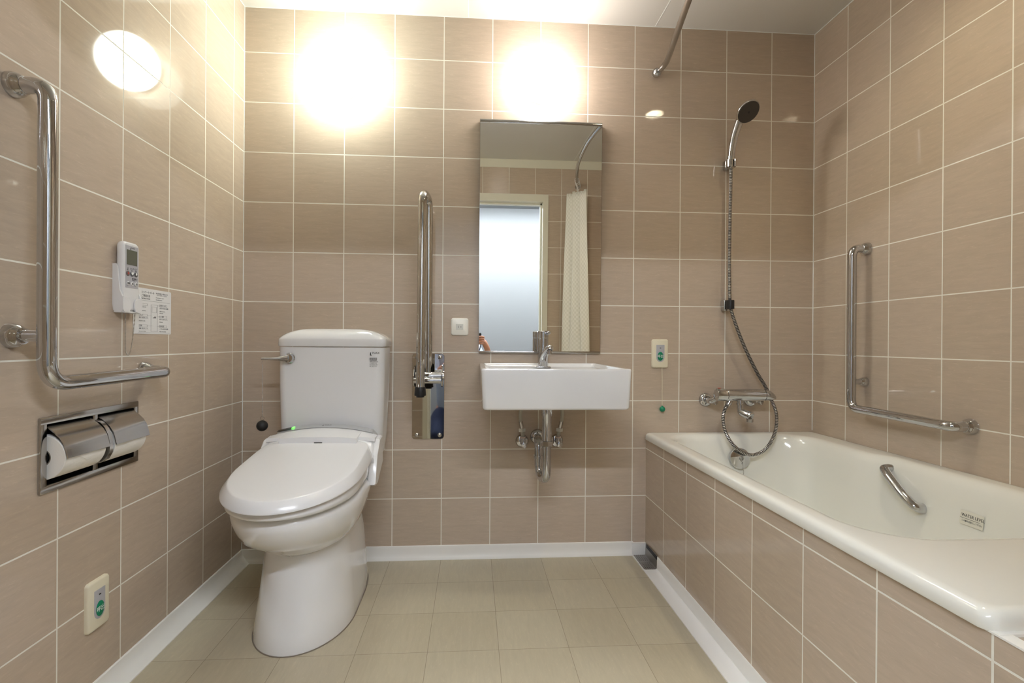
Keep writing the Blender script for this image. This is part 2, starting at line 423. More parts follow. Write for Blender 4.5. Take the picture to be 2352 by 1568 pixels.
# bowl and pedestal in one glazed body
ped = [egg(XC, -0.617, -0.05, 0.149, 0.0, pb=4, yc=-0.40), egg(XC, -0.618, -0.05, 0.150, 0.004, pb=4, yc=-0.40),
       egg(XC, -0.605, -0.05, 0.146, 0.05, pb=4, yc=-0.40), egg(XC, -0.588, -0.05, 0.139, 0.12, pb=4, yc=-0.39),
       egg(XC, -0.574, -0.05, 0.133, 0.19, pb=4, yc=-0.38), egg(XC, -0.566, -0.052, 0.128, 0.235, pb=3.6, yc=-0.38),
       egg(XC, -0.560, -0.060, 0.123, 0.265, pb=3.4, yc=-0.38), egg(XC, -0.548, -0.072, 0.113, 0.288, pb=3.2, yc=-0.38),
       egg(XC, -0.53, -0.09, 0.095, 0.302, pb=3, yc=-0.38), egg(XC, -0.50, -0.12, 0.06, 0.308, pb=3, yc=-0.36)]
rings = [egg(XC, -0.566, -0.36, 0.100, 0.262, pb=2.1, yc=-0.44), egg(XC, -0.580, -0.33, 0.122, 0.272, pb=2.1, yc=-0.44), egg(XC, -0.604, -0.29, 0.139, 0.286, pb=2.1, yc=-0.44),
         egg(XC, -0.640, -0.24, 0.155, 0.306, pb=2.2, yc=-0.44), egg(XC, -0.676, -0.19, 0.168, 0.325, pb=2.3, yc=-0.45),
         egg(XC, -0.704, -0.14, 0.178, 0.355, pb=2.5, yc=-0.45), egg(XC, -0.719, -0.10, 0.184, 0.385, pb=2.7, yc=-0.46),
         egg(XC, -0.723, -0.07, 0.185, 0.405, pb=3, yc=-0.46), egg(XC, -0.718, -0.065, 0.181, 0.416, pb=3, yc=-0.46),
         egg(XC, -0.704, -0.07, 0.172, 0.420, pb=3, yc=-0.46)]
MB().loft(ped).loft(rings).build('bowl', M_POR, toilet, ang=60)
MB().lathe([(0, 0.0085), (0.002, 0.0085), (0.0035, 0.0065), (0.0038, 0.0)], (0.397, -0.6045, 0.033), (0, -1, 0.2), 24).build('bolt_cap', M_PLA, toilet)
MB().prism([(x-0, y) for x, y, z in egg(XC, -0.62, -0.049, 0.152, 0, pb=4, yc=-0.40)], 'z', 0, 0.0025).build('seal_line', M_CORE, toilet)
# cistern
def trr(x0, x1, y0, y1, r, z): return rr((x0+x1)/2, (y0+y1)/2, (x1-x0)/2, (y1-y0)/2, r, z, 10)
rings = [trr(0.240, 0.550, -0.150, -0.040, 0.035, 0.425), trr(0.224, 0.566, -0.162, -0.034, 0.035, 0.44), trr(0.212, 0.578, -0.170, -0.03, 0.035, 0.47),
         trr(0.208, 0.584, -0.178, -0.028, 0.034, 0.56), trr(0.206, 0.590, -0.186, -0.026, 0.032, 0.72), trr(0.206, 0.593, -0.191, -0.024, 0.036, 0.869)]
MB().loft(rings).build('tank', M_POR, toilet, ang=60)
# domed cistern lid
lx0, lx1, ly0, ly1 = 0.2035, 0.5965, -0.196, -0.018
rings = [trr(lx0+0.004, lx1-0.004, ly0+0.004, ly1-0.002, 0.03, 0.871), trr(lx0, lx1, ly0, ly1, 0.032, 0.875), trr(lx0, lx1, ly0, ly1, 0.034, 0.897)]
lcx, lcy = (lx0+lx1)/2, (ly0+ly1)/2
for q_ in (0.995, 0.985, 0.965, 0.94, 0.90, 0.84, 0.76, 0.66, 0.54, 0.40, 0.25, 0.10):
    rings.append([(lcx+(x-lcx)*q_, lcy+(y-lcy)*q_, 0.899+0.040*(1-q_**4.6)**0.9) for x, y, _ in trr(lx0, lx1, ly0, ly1, 0.036, 0)])
MB().loft(rings).build('tank_lid', M_POR, toilet, ang=60)
# flush lever with its pull chain
lev = MB().lathe([(0, 0.0195), (0.005, 0.0195), (0.007, 0.0175), (0.016, 0.0170), (0.020, 0.0155), (0.0215, 0.010), (0.022, 0.0)], (0.252, -0.189, 0.829), (0, -1, 0), 28)
lev.tube([(0.252, -0.203, 0.829), (0.235, -0.206, 0.828), (0.215, -0.208, 0.827), (0.18, -0.208, 0.827), (0.160, -0.208, 0.827), (0.1585, -0.208, 0.827)], [0.0135, 0.0105, 0.0068, 0.0052, 0.0056, 0.004], 16)
lever = lev.build('flush_lever', M_CHR, toilet)
pc = MB()
for k in range(44): pc.ball((0.1635, -0.209, 0.804-k*0.0043), 0.0016, 8)
pc.tube([(0.1635, -0.209, 0.818), (0.1605, -0.209, 0.812), (0.1635, -0.209, 0.805), (0.1665, -0.209, 0.812), (0.1635, -0.209, 0.818)], 0.0008, 6)
pc.lathe([(0.0075*0, 0.0)], (0, 0, 0), (0, 0, 1), 3, cap=False) if False else None
ring = [(0.1635+0.0065*cos(a), -0.209, 0.612+0.0065*sin(a)) for a in [2*pi*i/20 for i in range(21)]]
pc.tube(ring, 0.0008, 6).build('pull_chain', M_CHR2, lever)
MB().ball((0.1635, -0.209, 0.585), 0.0195, 28).build('pull_ball', M_BLK, lever)
# maker's mark and rating print on the cistern
def logo(x, y, z, h, R_, U_, m, parent):
    R_ = Vector(R_); U_ = Vector(U_); p = Vector((x, y, z))
    o_ = text('brand_print', [('INAX', p+R_*h*0.95+U_*h*0.15, h*0.85, 'LEFT', 1.15)], (R_, U_), m, parent)
    N_ = R_.cross(U_)
    pg = [(0.05, -0.55), (0.85, -0.55), (0.8, -0.25), (0.42, -0.2), (0.55, 0.75), (0.2, 0.75)]
    MB().loft([[p+R_*h*a+U_*h*b for a, b in pg], [p+R_*h*a+U_*h*b+N_*0.0002 for a, b in pg]]).build('brand_mark', m, parent, smooth=False)
logo(0.541, -0.1922, 0.8445, 0.0085, (1, 0, 0), (0, 0, 1), M_INK, toilet)
pr = []
base = Vector((0.5405, -0.1905, 0.8045))
mbp = MB()
strips(mbp, 'back', [(base, 0, 0.026, 0.026, 0.0267), (base, 0, 0.017, 0.026, 0.0177), (base, 0, 0.017, 0.0005, 0.0267), (base, 0.0255, 0.017, 0.026, 0.0267)], 0.0025)
mbp.build('rating_frame', M_INKG, toilet, smooth=False)
text('rating_print', [('防露便器', base+Vector((0.001, -0.0026, 0.0195)), 0.005, 'LEFT', 0.9), ('使用上の注意', base+Vector((0, -0.0026, 0.0105)), 0.0042, 'LEFT', 0.9),
     ('水を流すとき', base+Vector((0, -0.0026, 0.0045)), 0.0034, 'LEFT', 0.95), ('●大 手前へ回す', base+Vector((0, -0.0026, -0.001)), 0.0034, 'LEFT', 0.95),
     ('●小 奥へ回す', base+Vector((0, -0.0026, -0.0065)), 0.0034, 'LEFT', 0.95)], 'back', M_INKG, toilet)
# warm-water seat unit behind the lid
arch = lambda x: 0.030*(1-(abs(x-XC)/0.2)**2)
def unit_ring(y, zt, hw, zb):
    n = 24; top = [(XC-hw+2*hw*i/n, y, zt+arch(XC-hw+2*hw*i/n)) for i in range(n+1)]
    e = 0.012
    top[0] = (top[0][0], y, top[0][2]-e); top[-1] = (top[-1][0], y, top[-1][2]-e)
    return top+[(XC+hw+0.003, y, zt-0.05), (XC+hw, y, zb), (XC-hw, y, zb), (XC-hw-0.003, y, zt-0.05)]
u = MB().loft([unit_ring(-0.195, 0.545, 0.176, 0.424), unit_ring(-0.200, 0.557, 0.181, 0.424), unit_ring(-0.225, 0.550, 0.186, 0.41), unit_ring(-0.285, 0.528, 0.190, 0.405),
               unit_ring(-0.32, 0.497, 0.190, 0.415)])
u.build('bidet_unit', M_PLA, toilet, ang=50)
ms = MB()
n = 28
ra, rb = [], []
for i in range(n+1):
    x = XC-0.178+0.356*i/n
    ra.append((x, -0.2015, 0.5585+arch(x)-(0.010 if i in (0, n) else 0))); rb.append((x, -0.2285, 0.5508+arch(x)-(0.010 if i in (0, n) else 0)))
up = lambda L, d: [(x, y, z+d) for x, y, z in L]
ms.loft([ra, up(ra, 0.0012), up(rb, 0.0012), rb, ra], False, False, closed=False)
band = ms.build('trim_band', M_SILV, toilet)
mi_ = MB()
xs = [XC-0.172+0.05*i/6 for i in range(7)]
mi_.loft([[(x, -0.2055, 0.5605+arch(x)) for x in xs], [(x, -0.224, 0.5565+arch(x)) for x in xs]], False, False, closed=False)
mi_.build('sensor_window', M_DARK, band)
x = XC-0.115
MB().loft([[(x-0.004, -0.207, 0.5606+arch(x)), (x+0.002, -0.207, 0.5606+arch(x))], [(x-0.007, -0.221, 0.5573+arch(x)), (x-0.001, -0.221, 0.5573+arch(x))]], False, False, closed=False).build('indicator_light', M_LED, band)
ztop = 0.557+arch(XC)
bR, bU = Vector((1, 0, 0)), Vector((0, 0.96, 0.28)).normalized()
logo(0.378, -0.2165, 0.5862, 0.0075, bR, bU, M_INKG, band)
# seat and lid
def lidz(x, y): return 0.478 + (y+0.765)/0.475*0.068 - 0.006*(abs(x)/0.19)**2.5
seat = MB().loft([egg(XC, -0.742, -0.30, 0.178, lambda x, y: 0.427+0.010*(y+0.74)/0.44, pb=6, yc=-0.50), egg(XC, -0.750, -0.30, 0.184, lambda x, y: 0.432+0.018*(y+0.74)/0.44, pb=6, yc=-0.50),
                  egg(XC, -0.752, -0.30, 0.185, lambda x, y: 0.440+0.03*(y+0.74)/0.44, pb=6, yc=-0.50), egg(XC, -0.745, -0.30, 0.181, lambda x, y: 0.449+0.04*(y+0.74)/0.44, pb=6, yc=-0.50)])
seat.build('seat', M_PLA, toilet, ang=60)
L = lambda yf, hw, dz: egg(XC, yf, -0.285, hw, lambda x, y: lidz(x, y)+dz, pb=7, yc=-0.50)
lid = MB()
lo = egg(XC, -0.757, -0.288, 0.186, lambda x, y: 0.4515+0.045*(y+0.76)/0.47, pb=7, yc=-0.50)
lo2 = egg(XC, -0.769, -0.286, 0.1935, lambda x, y: 0.4535+0.047*(y+0.76)/0.47, pb=7, yc=-0.50)
lo3 = egg(XC, -0.769, -0.286, 0.1930, lambda x, y: 0.4575+0.050*(y+0.76)/0.47, pb=7, yc=-0.50)
rings = [lo, lo2, lo3, L(-0.7475, 0.1785, -0.0022), L(-0.7455, 0.177, -0.0006), L(-0.741, 0.174, 0)]
for k in range(1, 9):
    s_ = 1-k/9
    rings.append([(XC+(x-XC)*s_, -0.50+(y+0.50)*s_, lidz((x-XC)*s_, -0.50+(y+0.50)*s_)) for x, y, z in L(-0.741, 0.174, 0)])
lid.loft(rings).build('lid', M_PLA, toilet, ang=50)
hc = MB()
hz = lambda x, y: lidz(x-XC, y)+0.0005
def hinge(x0, x1, y0, y1, h, nx=16, curve=0.006):
    t0, t1, b0, b1 = [], [], [], []
    for i in range(nx+1):
        x = x0+(x1-x0)*i/nx; k = curve*(1-((x-XC)/0.15)**2)
        yb_ = y1; yf_ = y0-k*0
        zf = hz(x, yf_)+h+k*0.7; zb2 = 0.5555+arch(x)*1.0-0.006
        t0.append((x, yf_, zf)); t1.append((x, yb_, zb2)); b0.append((x, yf_-0.003, hz(x, yf_)-0.002)); b1.append((x, yb_, zb2-0.04))
    hc.loft([b0, t0, t1, b1, b0], False, False, closed=False)
    for i in (0, nx): hc.add([b0[i], t0[i], t1[i], b1[i]], [(0, 1, 2, 3)])
hinge(XC-0.130, XC+0.130, -0.312, -0.2305, 0.015)
hinge(XC-0.186, XC-0.129, -0.280, -0.2305, 0.010, 6, 0.0)
hinge(XC+0.129, XC+0.186, -0.280, -0.2305, 0.010, 6, 0.0)
hcov = hc.build('hinge_cover', M_PLA, toilet, ang=30)
MB().box(XC-0.012, -0.3165, hz(XC, -0.314)-0.001, XC+0.015, -0.3135, hz(XC, -0.314)+0.0022).build('notch_mark', M_DARK, hcov)
# side cover of the seat unit, right and left
for sgn in (1, -1):
    prof_ = [(-0.215, 0.55), (-0.262, 0.545), (-0.31, 0.50), (-0.335, 0.43), (-0.345, 0.405), (-0.33, 0.398), (-0.30, 0.398), (-0.262, 0.42), (-0.20, 0.455)]
    xa, xb = XC+sgn*0.176, XC+sgn*0.201
    sc_ = MB().loft([[(xa, y, z) for y, z in prof_], [(xb-sgn*0.004, y, z) for y, z in prof_], [(xb, y*0.97-0.0078, 0.47+(z-0.47)*0.95) for y, z in prof_]])
    sc_.build('side_cover', M_PLA, toilet, ang=30)

# ------------------------------------------------------------------ grab bars
def flange(mb, c, ax, r=0.024, rp=0.012):
    mb.lathe([(0, r), (0.005, r), (0.007, r*0.97), (0.013, r*0.93), (0.019, r*0.8), (0.023, max(r*0.66, rp*1.1)), (0.025, rp*1.06), (0.026, rp*0.9)], c, ax, 32)
def lbar(label, parts, rb, fl, group):
    t = empty('grab_bar', fl[0][0], label, 'grab bar', group)
    for p, rad in parts: MB().tube(fillet(p, rad, 10), rb if len(p) > 3 else rb*0.72, 24).build('bar' if len(p) > 3 else 'post', M_CHR, t)
    for c, ax in fl:
        m = MB(); small = c[2] > 0.75 and c[2] < 0.78; flange(m, c, ax, rb*(1.15 if small else 1.55), rb*(0.72 if small else 1.0)); m.build('wall_flange', M_CHR, t)
xo = 0.068
lbar('L-shaped chrome grab bar above the paper holder',
     [([(0, -0.999, 1.399), (xo, -0.999, 1.399), (xo, -0.999, 0.802), (xo, -0.602, 0.804), (0.0, -0.602, 0.806)], [0.055, 0.05, 0.034]),
      ([(0, -1.0, 0.899), (xo, -1.0, 0.899)], 0.01)], 0.0160,
     [((0, -0.999, 1.399), (1, 0, 0)), ((0, -1.0, 0.899), (1, 0, 0)), ((0, -0.602, 0.806), (1, 0, 0))], 'L-shaped chrome grab bars')
xo = W-0.060
lbar('L-shaped chrome grab bar on the wall above the bathtub',
     [([(W, -0.294, 1.249), (xo, -0.294, 1.249), (xo, -0.294, 0.656), (xo, -0.684, 0.652), (W, -0.684, 0.652)], [0.04, 0.036, 0.04]),
      ([(W, -0.290, 0.753), (xo, -0.292, 0.753)], 0.01)], 0.0150,
     [((W, -0.294, 1.249), (-1, 0, 0)), ((W, -0.290, 0.753), (-1, 0, 0)), ((W, -0.684, 0.652), (-1, 0, 0))], 'L-shaped chrome grab bars')

# ------------------------------------------------------------------ double paper holder, rolls
ph = empty('paper_holder', (0, -0.782, 0.643), 'chrome double toilet paper holder set into left wall', 'paper holder')
fy0, fy1, fz0, fz1 = -0.937, -0.627, 0.5605, 0.7245
fm = MB()
def frame_bar(y0, z0, y1, z1): fm.rbox(0.0, y0, z0, 0.006, y1, z1, 0.0018, 2)
frame_bar(fy0, fz1-0.016, fy1, fz1); frame_bar(fy0, fz0, fy1, fz0+0.016)
frame_bar(fy0, fz0+0.014, fy0+0.017, fz1-0.014); frame_bar(fy1-0.017, fz0+0.014, fy1, fz1-0.014)
frame_bar(-0.7895, fz0+0.014, -0.7745, fz1-0.014)
fm.build('frame', M_CHR2, ph)
lm = MB()
e = 0.001
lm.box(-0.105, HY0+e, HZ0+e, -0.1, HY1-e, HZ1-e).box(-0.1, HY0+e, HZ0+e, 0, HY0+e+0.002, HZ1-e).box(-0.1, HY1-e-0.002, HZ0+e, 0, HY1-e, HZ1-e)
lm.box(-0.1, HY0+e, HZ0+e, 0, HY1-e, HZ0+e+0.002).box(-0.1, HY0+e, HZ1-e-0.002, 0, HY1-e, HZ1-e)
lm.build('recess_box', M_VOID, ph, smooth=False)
def hood(y0, y1):
    pr_ = [(-0.004, 0.706), (0.008, 0.700), (0.020, 0.690), (0.031, 0.679), (0.039, 0.666), (0.0435, 0.652), (0.0455, 0.642), (0.0475, 0.635)]
    inn = [(a-0.0018, b-0.0012) for a, b in pr_]
    poly = pr_+inn[::-1]
    m = MB().loft([[(a, y0, b) for a, b in poly], [(a, y1, b) for a, b in poly]], True, True)
    m.build('hood', M_CHR2, ph, ang=50)
hood(-0.918, -0.793); hood(-0.771, -0.646)
arm = [(0.004, 0.698), (0.02, 0.692), (0.031, 0.679), (0.039, 0.66), (0.043, 0.64), (0.042, 0.618), (0.034, 0.602), (0.022, 0.595)]
arm2 = [(a*0.72-0.002, 0.642+(b-0.642)*0.8) for a, b in arm]
MB().loft([[(a, -0.788, b) for a, b in arm+arm2[::-1]], [(a, -0.776, b) for a, b in arm+arm2[::-1]]]).build('divider_arm', M_CHR2, ph, ang=50)
def roll(y0, y1, label):
    cx, cz, r = -0.008, 0.636, 0.049
    t = empty('toilet_roll', (cx, (y0+y1)/2, cz), label, 'toilet roll', 'toilet rolls in the paper holder')
    MB().lathe([(0, 0.019), (0, r-0.001), (0.001, r), (y1-y0-0.001, r), (y1-y0, r-0.001), (y1-y0, 0.019), (0, 0.019)], (cx, y0, cz), (0, 1, 0), 48, cap=False).build('roll', M_PAPER, t)
    MB().lathe([(0.0, 0.0188), (y1-y0, 0.0188), (y1-y0, 0.0168), (0.0, 0.0168), (0, 0.0188)], (cx, y0, cz), (0, 1, 0), 32, cap=False).build('core', M_CORE, t)
    # loose folded end: a little pointed flap
    yc = (y0+y1)/2
    def on(a, dy, k=0.0012): return (cx+(r+k)*cos(a), yc+dy, cz+(r+k)*sin(a))
    a0, a1 = 0.12, -0.42
    g = []
    for i in range(7):
        a = a0+(a1-a0)*i/6; hw = 0.042*(1-i/6)+0.001
        g.append([on(a, -hw+0.008*i/6), on(a, hw+0.008*i/6)])
    MB().loft(g, False, False, closed=False).build('folded_tip', M_PAPER, t)
    # spindle
    MB().lathe([(0, 0.012), (y1-y0-0.004, 0.012)], (cx, y0+0.002, cz), (0, 1, 0), 20).build('spindle', M_DARK, ph)
roll(-0.917, -0.797, 'toilet roll in the left half of the paper holder')
roll(-0.767, -0.650, 'toilet roll in the right half of the paper holder')

# ------------------------------------------------------------------ bidet remote, its cradle, instruction sheet
RY = -0.685
rc = empty('remote_cradle', (0, RY, 0.985), 'white wall cradle with ball chain holding the toilet remote', 'remote holder')
m = MB()
pr_ = [(RY-0.036, 1.088), (RY-0.036, 0.985), (RY-0.033, 0.968), (RY-0.024, 0.962), (RY+0.024, 0.962), (RY+0.033, 0.968), (RY+0.036, 0.985), (RY+0.036, 1.088)]
m.loft([[(0.0, y, z) for y, z in pr_], [(0.006, y, z) for y, z in pr_]])
def cheek(sg):
    pts = [(0.004, 1.088), (0.008, 1.088), (0.012, 1.080), (0.015, 1.05), (0.018, 1.02), (0.024, 1.006), (0.027, 0.998), (0.027, 0.972), (0.022, 0.963), (0.004, 0.963)]
    ya, yb = RY+sg*0.0365, RY+sg*0.0325
    m.loft([[(x, ya, z) for x, z in pts], [(x, yb, z) for x, z in pts]])
    # front lip reaching in from the cheek
    l0 = [(0.0335, RY+sg*0.0365, z) for z in (1.004,)]
    q = [(RY+sg*0.036, 1.004), (RY+sg*0.016, 1.001), (RY+sg*0.009, 0.994), (RY+sg*0.007, 0.978), (RY+sg*0.012, 0.966), (RY+sg*0.03, 0.962), (RY+sg*0.036, 0.970)]
    m.loft([[(0.0242, y, z) for y, z in q], [(0.0272, y, z) for y, z in q]])
cheek(1); cheek(-1)
m.rbox(0.002, RY-0.034, 0.962, 0.025, RY+0.034, 0.967, 0.002, 2)
m.build('cradle', M_PLA, rc, ang=40)
ch = MB()
loop = spline([(0.012, RY-0.006, 0.966), (0.012, RY-0.0055, 0.93), (0.012, RY-0.004, 0.87), (0.012, RY+0.003, 0.852), (0.014, RY+0.011, 0.862), (0.018, RY+0.014, 0.90), (0.023, RY+0.014, 0.96), (0.0245, RY+0.012, 0.985)], 20)
for p in resample(loop, 0.0036): ch.ball(p, 0.00155, 8)
ch.build('ball_chain', M_CHR2, rc)
rm = empty('remote_control', (0.02, RY, 1.06), 'white toilet remote with screen and buttons in its wall cradle', 'remote control')
m = MB()
def yzr(hy, z0, z1, r, x): return [(x, RY+a, b) for a, b, _ in rr(0, (z0+z1)/2, hy, (z1-z0)/2, r, 0, 6)]
m.loft([yzr(0.0295, 0.969, 1.146, 0.012, 0.0065), yzr(0.031, 0.968, 1.148, 0.013, 0.009), yzr(0.031, 0.968, 1.148, 0.013, 0.0185), yzr(0.0285, 0.971, 1.145, 0.011, 0.0225), yzr(0.026, 0.974, 1.142, 0.010, 0.0232)])
m.build('body', M_PLA, rm, ang=50)
fx = 0.0233
m = MB().rbox(fx, RY-0.0235, 1.028, fx+0.0006, RY+0.0245, 1.138, 0.0002, 1); pan = m.build('control_panel', M_GREY, rm, smooth=False)
MB().rbox(fx+0.0006, RY-0.020, 1.088, fx+0.0012, RY+0.020, 1.127, 0.0002, 1).build('display_screen', M_LCD, pan, smooth=False)
def disc(y, z, r, h=0.0012, x=fx+0.0005): return MB().lathe([(0, r), (h, r), (h+0.0004, r*0.85), (h+0.0005, 0)], (x, y, z), (1, 0, 0), 24)
for i, (dy, mm) in enumerate(((-0.0155, M_PINK), (0.0, M_BTN), (0.0155, M_BTN))):
    disc(RY+dy, 1.065, 0.0066).build('button', mm, pan)
for dy in (-0.0145, 0.001, 0.0165): disc(RY+dy, 1.0395, 0.0052).build('button', M_PLA, pan)
px = fx+0.0007
text('panel_print', [('止', (px, RY-0.0175, 1.0765), 0.0042, 'LEFT', 0.9), ('おしり', (px, RY-0.0065, 1.0765), 0.0042, 'LEFT', 0.9),
     ('ビデ', (px, RY+0.0105, 1.0765), 0.0042, 'LEFT', 0.9), ('Stop', (px, RY-0.019, 1.0735), 0.0022, 'LEFT', 1), ('Rear', (px, RY-0.0035, 1.0735), 0.0022, 'LEFT', 1), ('Bidet', (px, RY+0.012, 1.0735), 0.0022, 'LEFT', 1),
     ('洗浄強さ', (px, RY+0.0, 1.0505), 0.0042, 'LEFT', 0.95), ('Pressure', (px, RY+0.001, 1.0475), 0.0024, 'LEFT', 1)], 'left', M_INK, pan)
logo(px, RY-0.007, 1.1305, 0.0044, (0, 1, 0), (0, 0, 1), M_INK, pan)
text('button_print', [('■', (fx+0.0025, RY-0.0155, 1.0635), 0.004, 'CENTER', 1)], 'left', M_RED, pan)
text('button_print', [('♥', (fx+0.0025, RY+0.0, 1.063), 0.006, 'CENTER', 1), ('●', (fx+0.0025, RY+0.0155, 1.063), 0.0065, 'CENTER', 0.8)], 'left', M_PRINTW, pan)
text('button_print', [('乾燥', (fx+0.0025, RY-0.0145, 1.0375), 0.004, 'CENTER', 0.85), ('弱', (fx+0.0025, RY+0.001, 1.0375), 0.0045, 'CENTER', 1), ('強', (fx+0.0025, RY+0.0165, 1.0375), 0.0045, 'CENTER', 1)], 'left', M_INK, pan)

sh = empty('instruction_sheet', (0, -0.56, 0.973), 'white printed instruction sheet stuck beside the toilet remote', 'notice')
MB().loft([[(0.0002, a, b) for a, b, _ in rr(-0.560, 0.973, 0.084, 0.064, 0.004, 0, 4)], [(0.0012, a, b) for a, b, _ in rr(-0.560, 0.973, 0.084, 0.064, 0.004, 0, 4)]]).build('sheet', M_SHEET, sh, smooth=False)
sx = 0.00135; Y0 = -0.632
tx = lambda u, v: (sx, Y0+u, 0.909+v)
text('heading_print', [('シャワートイレの', tx(0.021, 0.1145), 0.0054, 'LEFT', 0.92), ('ご使用方法', tx(0.021, 0.1045), 0.0058, 'LEFT', 0.92), ('INSTRUCTIONS', tx(0.021, 0.0975), 0.0036, 'LEFT', 1.05)], 'left', M_INK, sh)
rowsp = [('温水洗浄便座・操作のしかた', 0.0835, 0.1165, 0.0034), ('ボタンを押してください', 0.0870, 0.1115, 0.0034), ('Press the button to operate', 0.0835, 0.1045, 0.0026), ('the washing functions.', 0.0835, 0.0985, 0.0026),
        ('止', 0.018, 0.081, 0.004), ('止まります。', 0.016, 0.0735, 0.0036), ('Stops all the functions.', 0.012, 0.064, 0.0024), ('おしり', 0.013, 0.0507, 0.004), ('押すと洗浄します。', 0.011, 0.0435, 0.0036), ('Push button to wash.', 0.011, 0.0355, 0.0024), ('乾燥', 0.013, 0.0212, 0.0042), ('温風で乾かします。', 0.011, 0.0135, 0.0036), ('Starts warm air drying.', 0.011, 0.0065, 0.0024),
        ('水勢のつよさ', 0.1005, 0.0818, 0.004), ('お好みの強さに調節', 0.1005, 0.0742, 0.0036), ('Adjust the pressure', 0.1005, 0.066, 0.0026), ('of the water.', 0.1005, 0.0605, 0.0026), ('ビデ洗浄', 0.1005, 0.0495, 0.004), ('押すと洗浄します。', 0.1005, 0.0418, 0.0036), ('Bidet wash.', 0.1005, 0.0345, 0.0026),
        ('洗浄位置', 0.1005, 0.0212, 0.0042), ('ノズルの位置を調節', 0.1005, 0.0135, 0.0036), ('Adjusts nozzle position.', 0.1005, 0.0065, 0.0026)]
for sel in (lambda q: q < 0.05, lambda q: q > 0.095, lambda q: 0.05 <= q <= 0.095):
    text('body_print', [(b_, tx(u_, v_), h_, 'LEFT', 0.92) for b_, u_, v_, h_ in rowsp if sel(u_)], 'left', M_INKG, sh)
lm = MB(); o_ = (0.0012, Y0, 0.909)
R4 = lambda u0, v0, u1, v1, w=0.0004: [(o_, u0, v0, u1, v0+w), (o_, u0, v1-w, u1, v1), (o_, u0, v0, u0+w, v1), (o_, u1-w, v0, u1, v1)]
rects = [(o_, 0.012, 0.0935, 0.150, 0.0940), (o_, 0.008, 0.0035, 0.150, 0.0039), (o_, 0.070, 0.0455, 0.084, 0.047), (o_, 0.073, 0.047, 0.084, 0.0485), (o_, 0.077, 0.0485, 0.084, 0.0505)]
rects += R4(0.011, 0.0795, 0.046, 0.0855)+R4(0.011, 0.049, 0.046, 0.055)+R4(0.011, 0.0195, 0.046, 0.026)+R4(0.099, 0.080, 0.136, 0.0865)+R4(0.099, 0.048, 0.136, 0.054)+R4(0.099, 0.0195, 0.136, 0.026)
rects += R4(0.062, 0.007, 0.091, 0.084)+R4(0.066, 0.062, 0.087, 0.078)+[(o_, 0.046, 0.052, 0.064, 0.0523), (o_, 0.046, 0.023, 0.068, 0.0233), (o_, 0.088, 0.0512, 0.099, 0.0515), (o_, 0.088, 0.0225, 0.099, 0.0228), (o_, 0.089, 0.083, 0.099, 0.0833)]
strips(lm, 'left', rects, 0.0003).build('ruled_lines', M_INKG, sh, smooth=False)

# ------------------------------------------------------------------ nurse call buttons
def call_button(face, c, label, cord=False):
    R_, U_ = FACE[face]; Nn = R_.cross(U_); c = Vector(c)
    t = empty('call_button', c, label, 'call button', 'green emergency call buttons')
    P3 = lambda u_, v_, n_: c+R_*u_+U_*v_+Nn*n_
    ring = lambda hx, hy, r, n_, v0=0.0: [P3(a, b+v0, n_) for a, b, _ in rr(0, 0, hx, hy, r, 0, 6)]
    MB().loft([ring(0.035, 0.060, 0.008, 0.0), ring(0.035, 0.060, 0.008, 0.006), ring(0.0335, 0.0585, 0.008, 0.009), ring(0.0305, 0.0555, 0.007, 0.0105)]).build('cover_plate', M_CREAM, t, ang=50)
    # inset: flat top, round bottom
    def ins(h, n_):
        pts = [(-0.0175*h, 0.035*h+0.0015), (0.0175*h, 0.035*h+0.0015)]
        pts += [(0.0175*h*cos(a), -0.016+0.0195*h*sin(a)) for a in [-pi*i/16 for i in range(17)]]
        return [P3(a, b, n_) for a, b in pts]
    MB().loft([ins(1.0, 0.0106), ins(1.0, 0.0112), ins(0.95, 0.0114)]).build('inset_panel', M_GREY, t, ang=40)
    MB().loft([[P3(0.0, 0.0235, 0.0114)+R_*a+U_*b+Nn*k for a, b, _ in rr(0, 0, 0.003, 0.0014, 0.0006, 0, 2)] for k in (0, 0.0005)]).build('indicator', M_DARK, t)
    ell = lambda s_, n_: [P3(0.0125*s_*cos(a), -0.0115+0.0185*s_*sin(a), n_) for a in [2*pi*i/36 for i in range(36)]]
    bt = MB().loft([ell(1, 0.0114), ell(1, 0.0128), ell(0.92, 0.0134)]).build('button', M_GREEN, t, ang=40)
    text('button_print', [('呼出', P3(0, -0.0165, 0.0136), 0.0105, 'CENTER', 0.92)], face, M_PRINTW, bt)
    if cord:
        cd = MB().tube([P3(0.010, -0.059, 0.005), P3(0.0105, -0.12, 0.006), P3(0.011, -0.223, 0.006)], 0.0013, 8).build('pull_cord', M_CREAM, t)
        cb = MB().ball(P3(0.011, -0.234, 0.0085), 0.0118, 24).build('pull_ball', M_GREEN, cd)
        MB().tube([P3(0.011, -0.226, 0.0085), P3(0.011, -0.220, 0.0085)], [0.004, 0.003], 12).build('cord_stop', M_GREEN, cb)
call_button('left', (0.0, -0.773, 0.2455), 'green call button low on the left wall near the floor')
call_button('back', (1.7095, 0.0, 0.848), 'green call button with pull cord between basin and shower', cord=True)

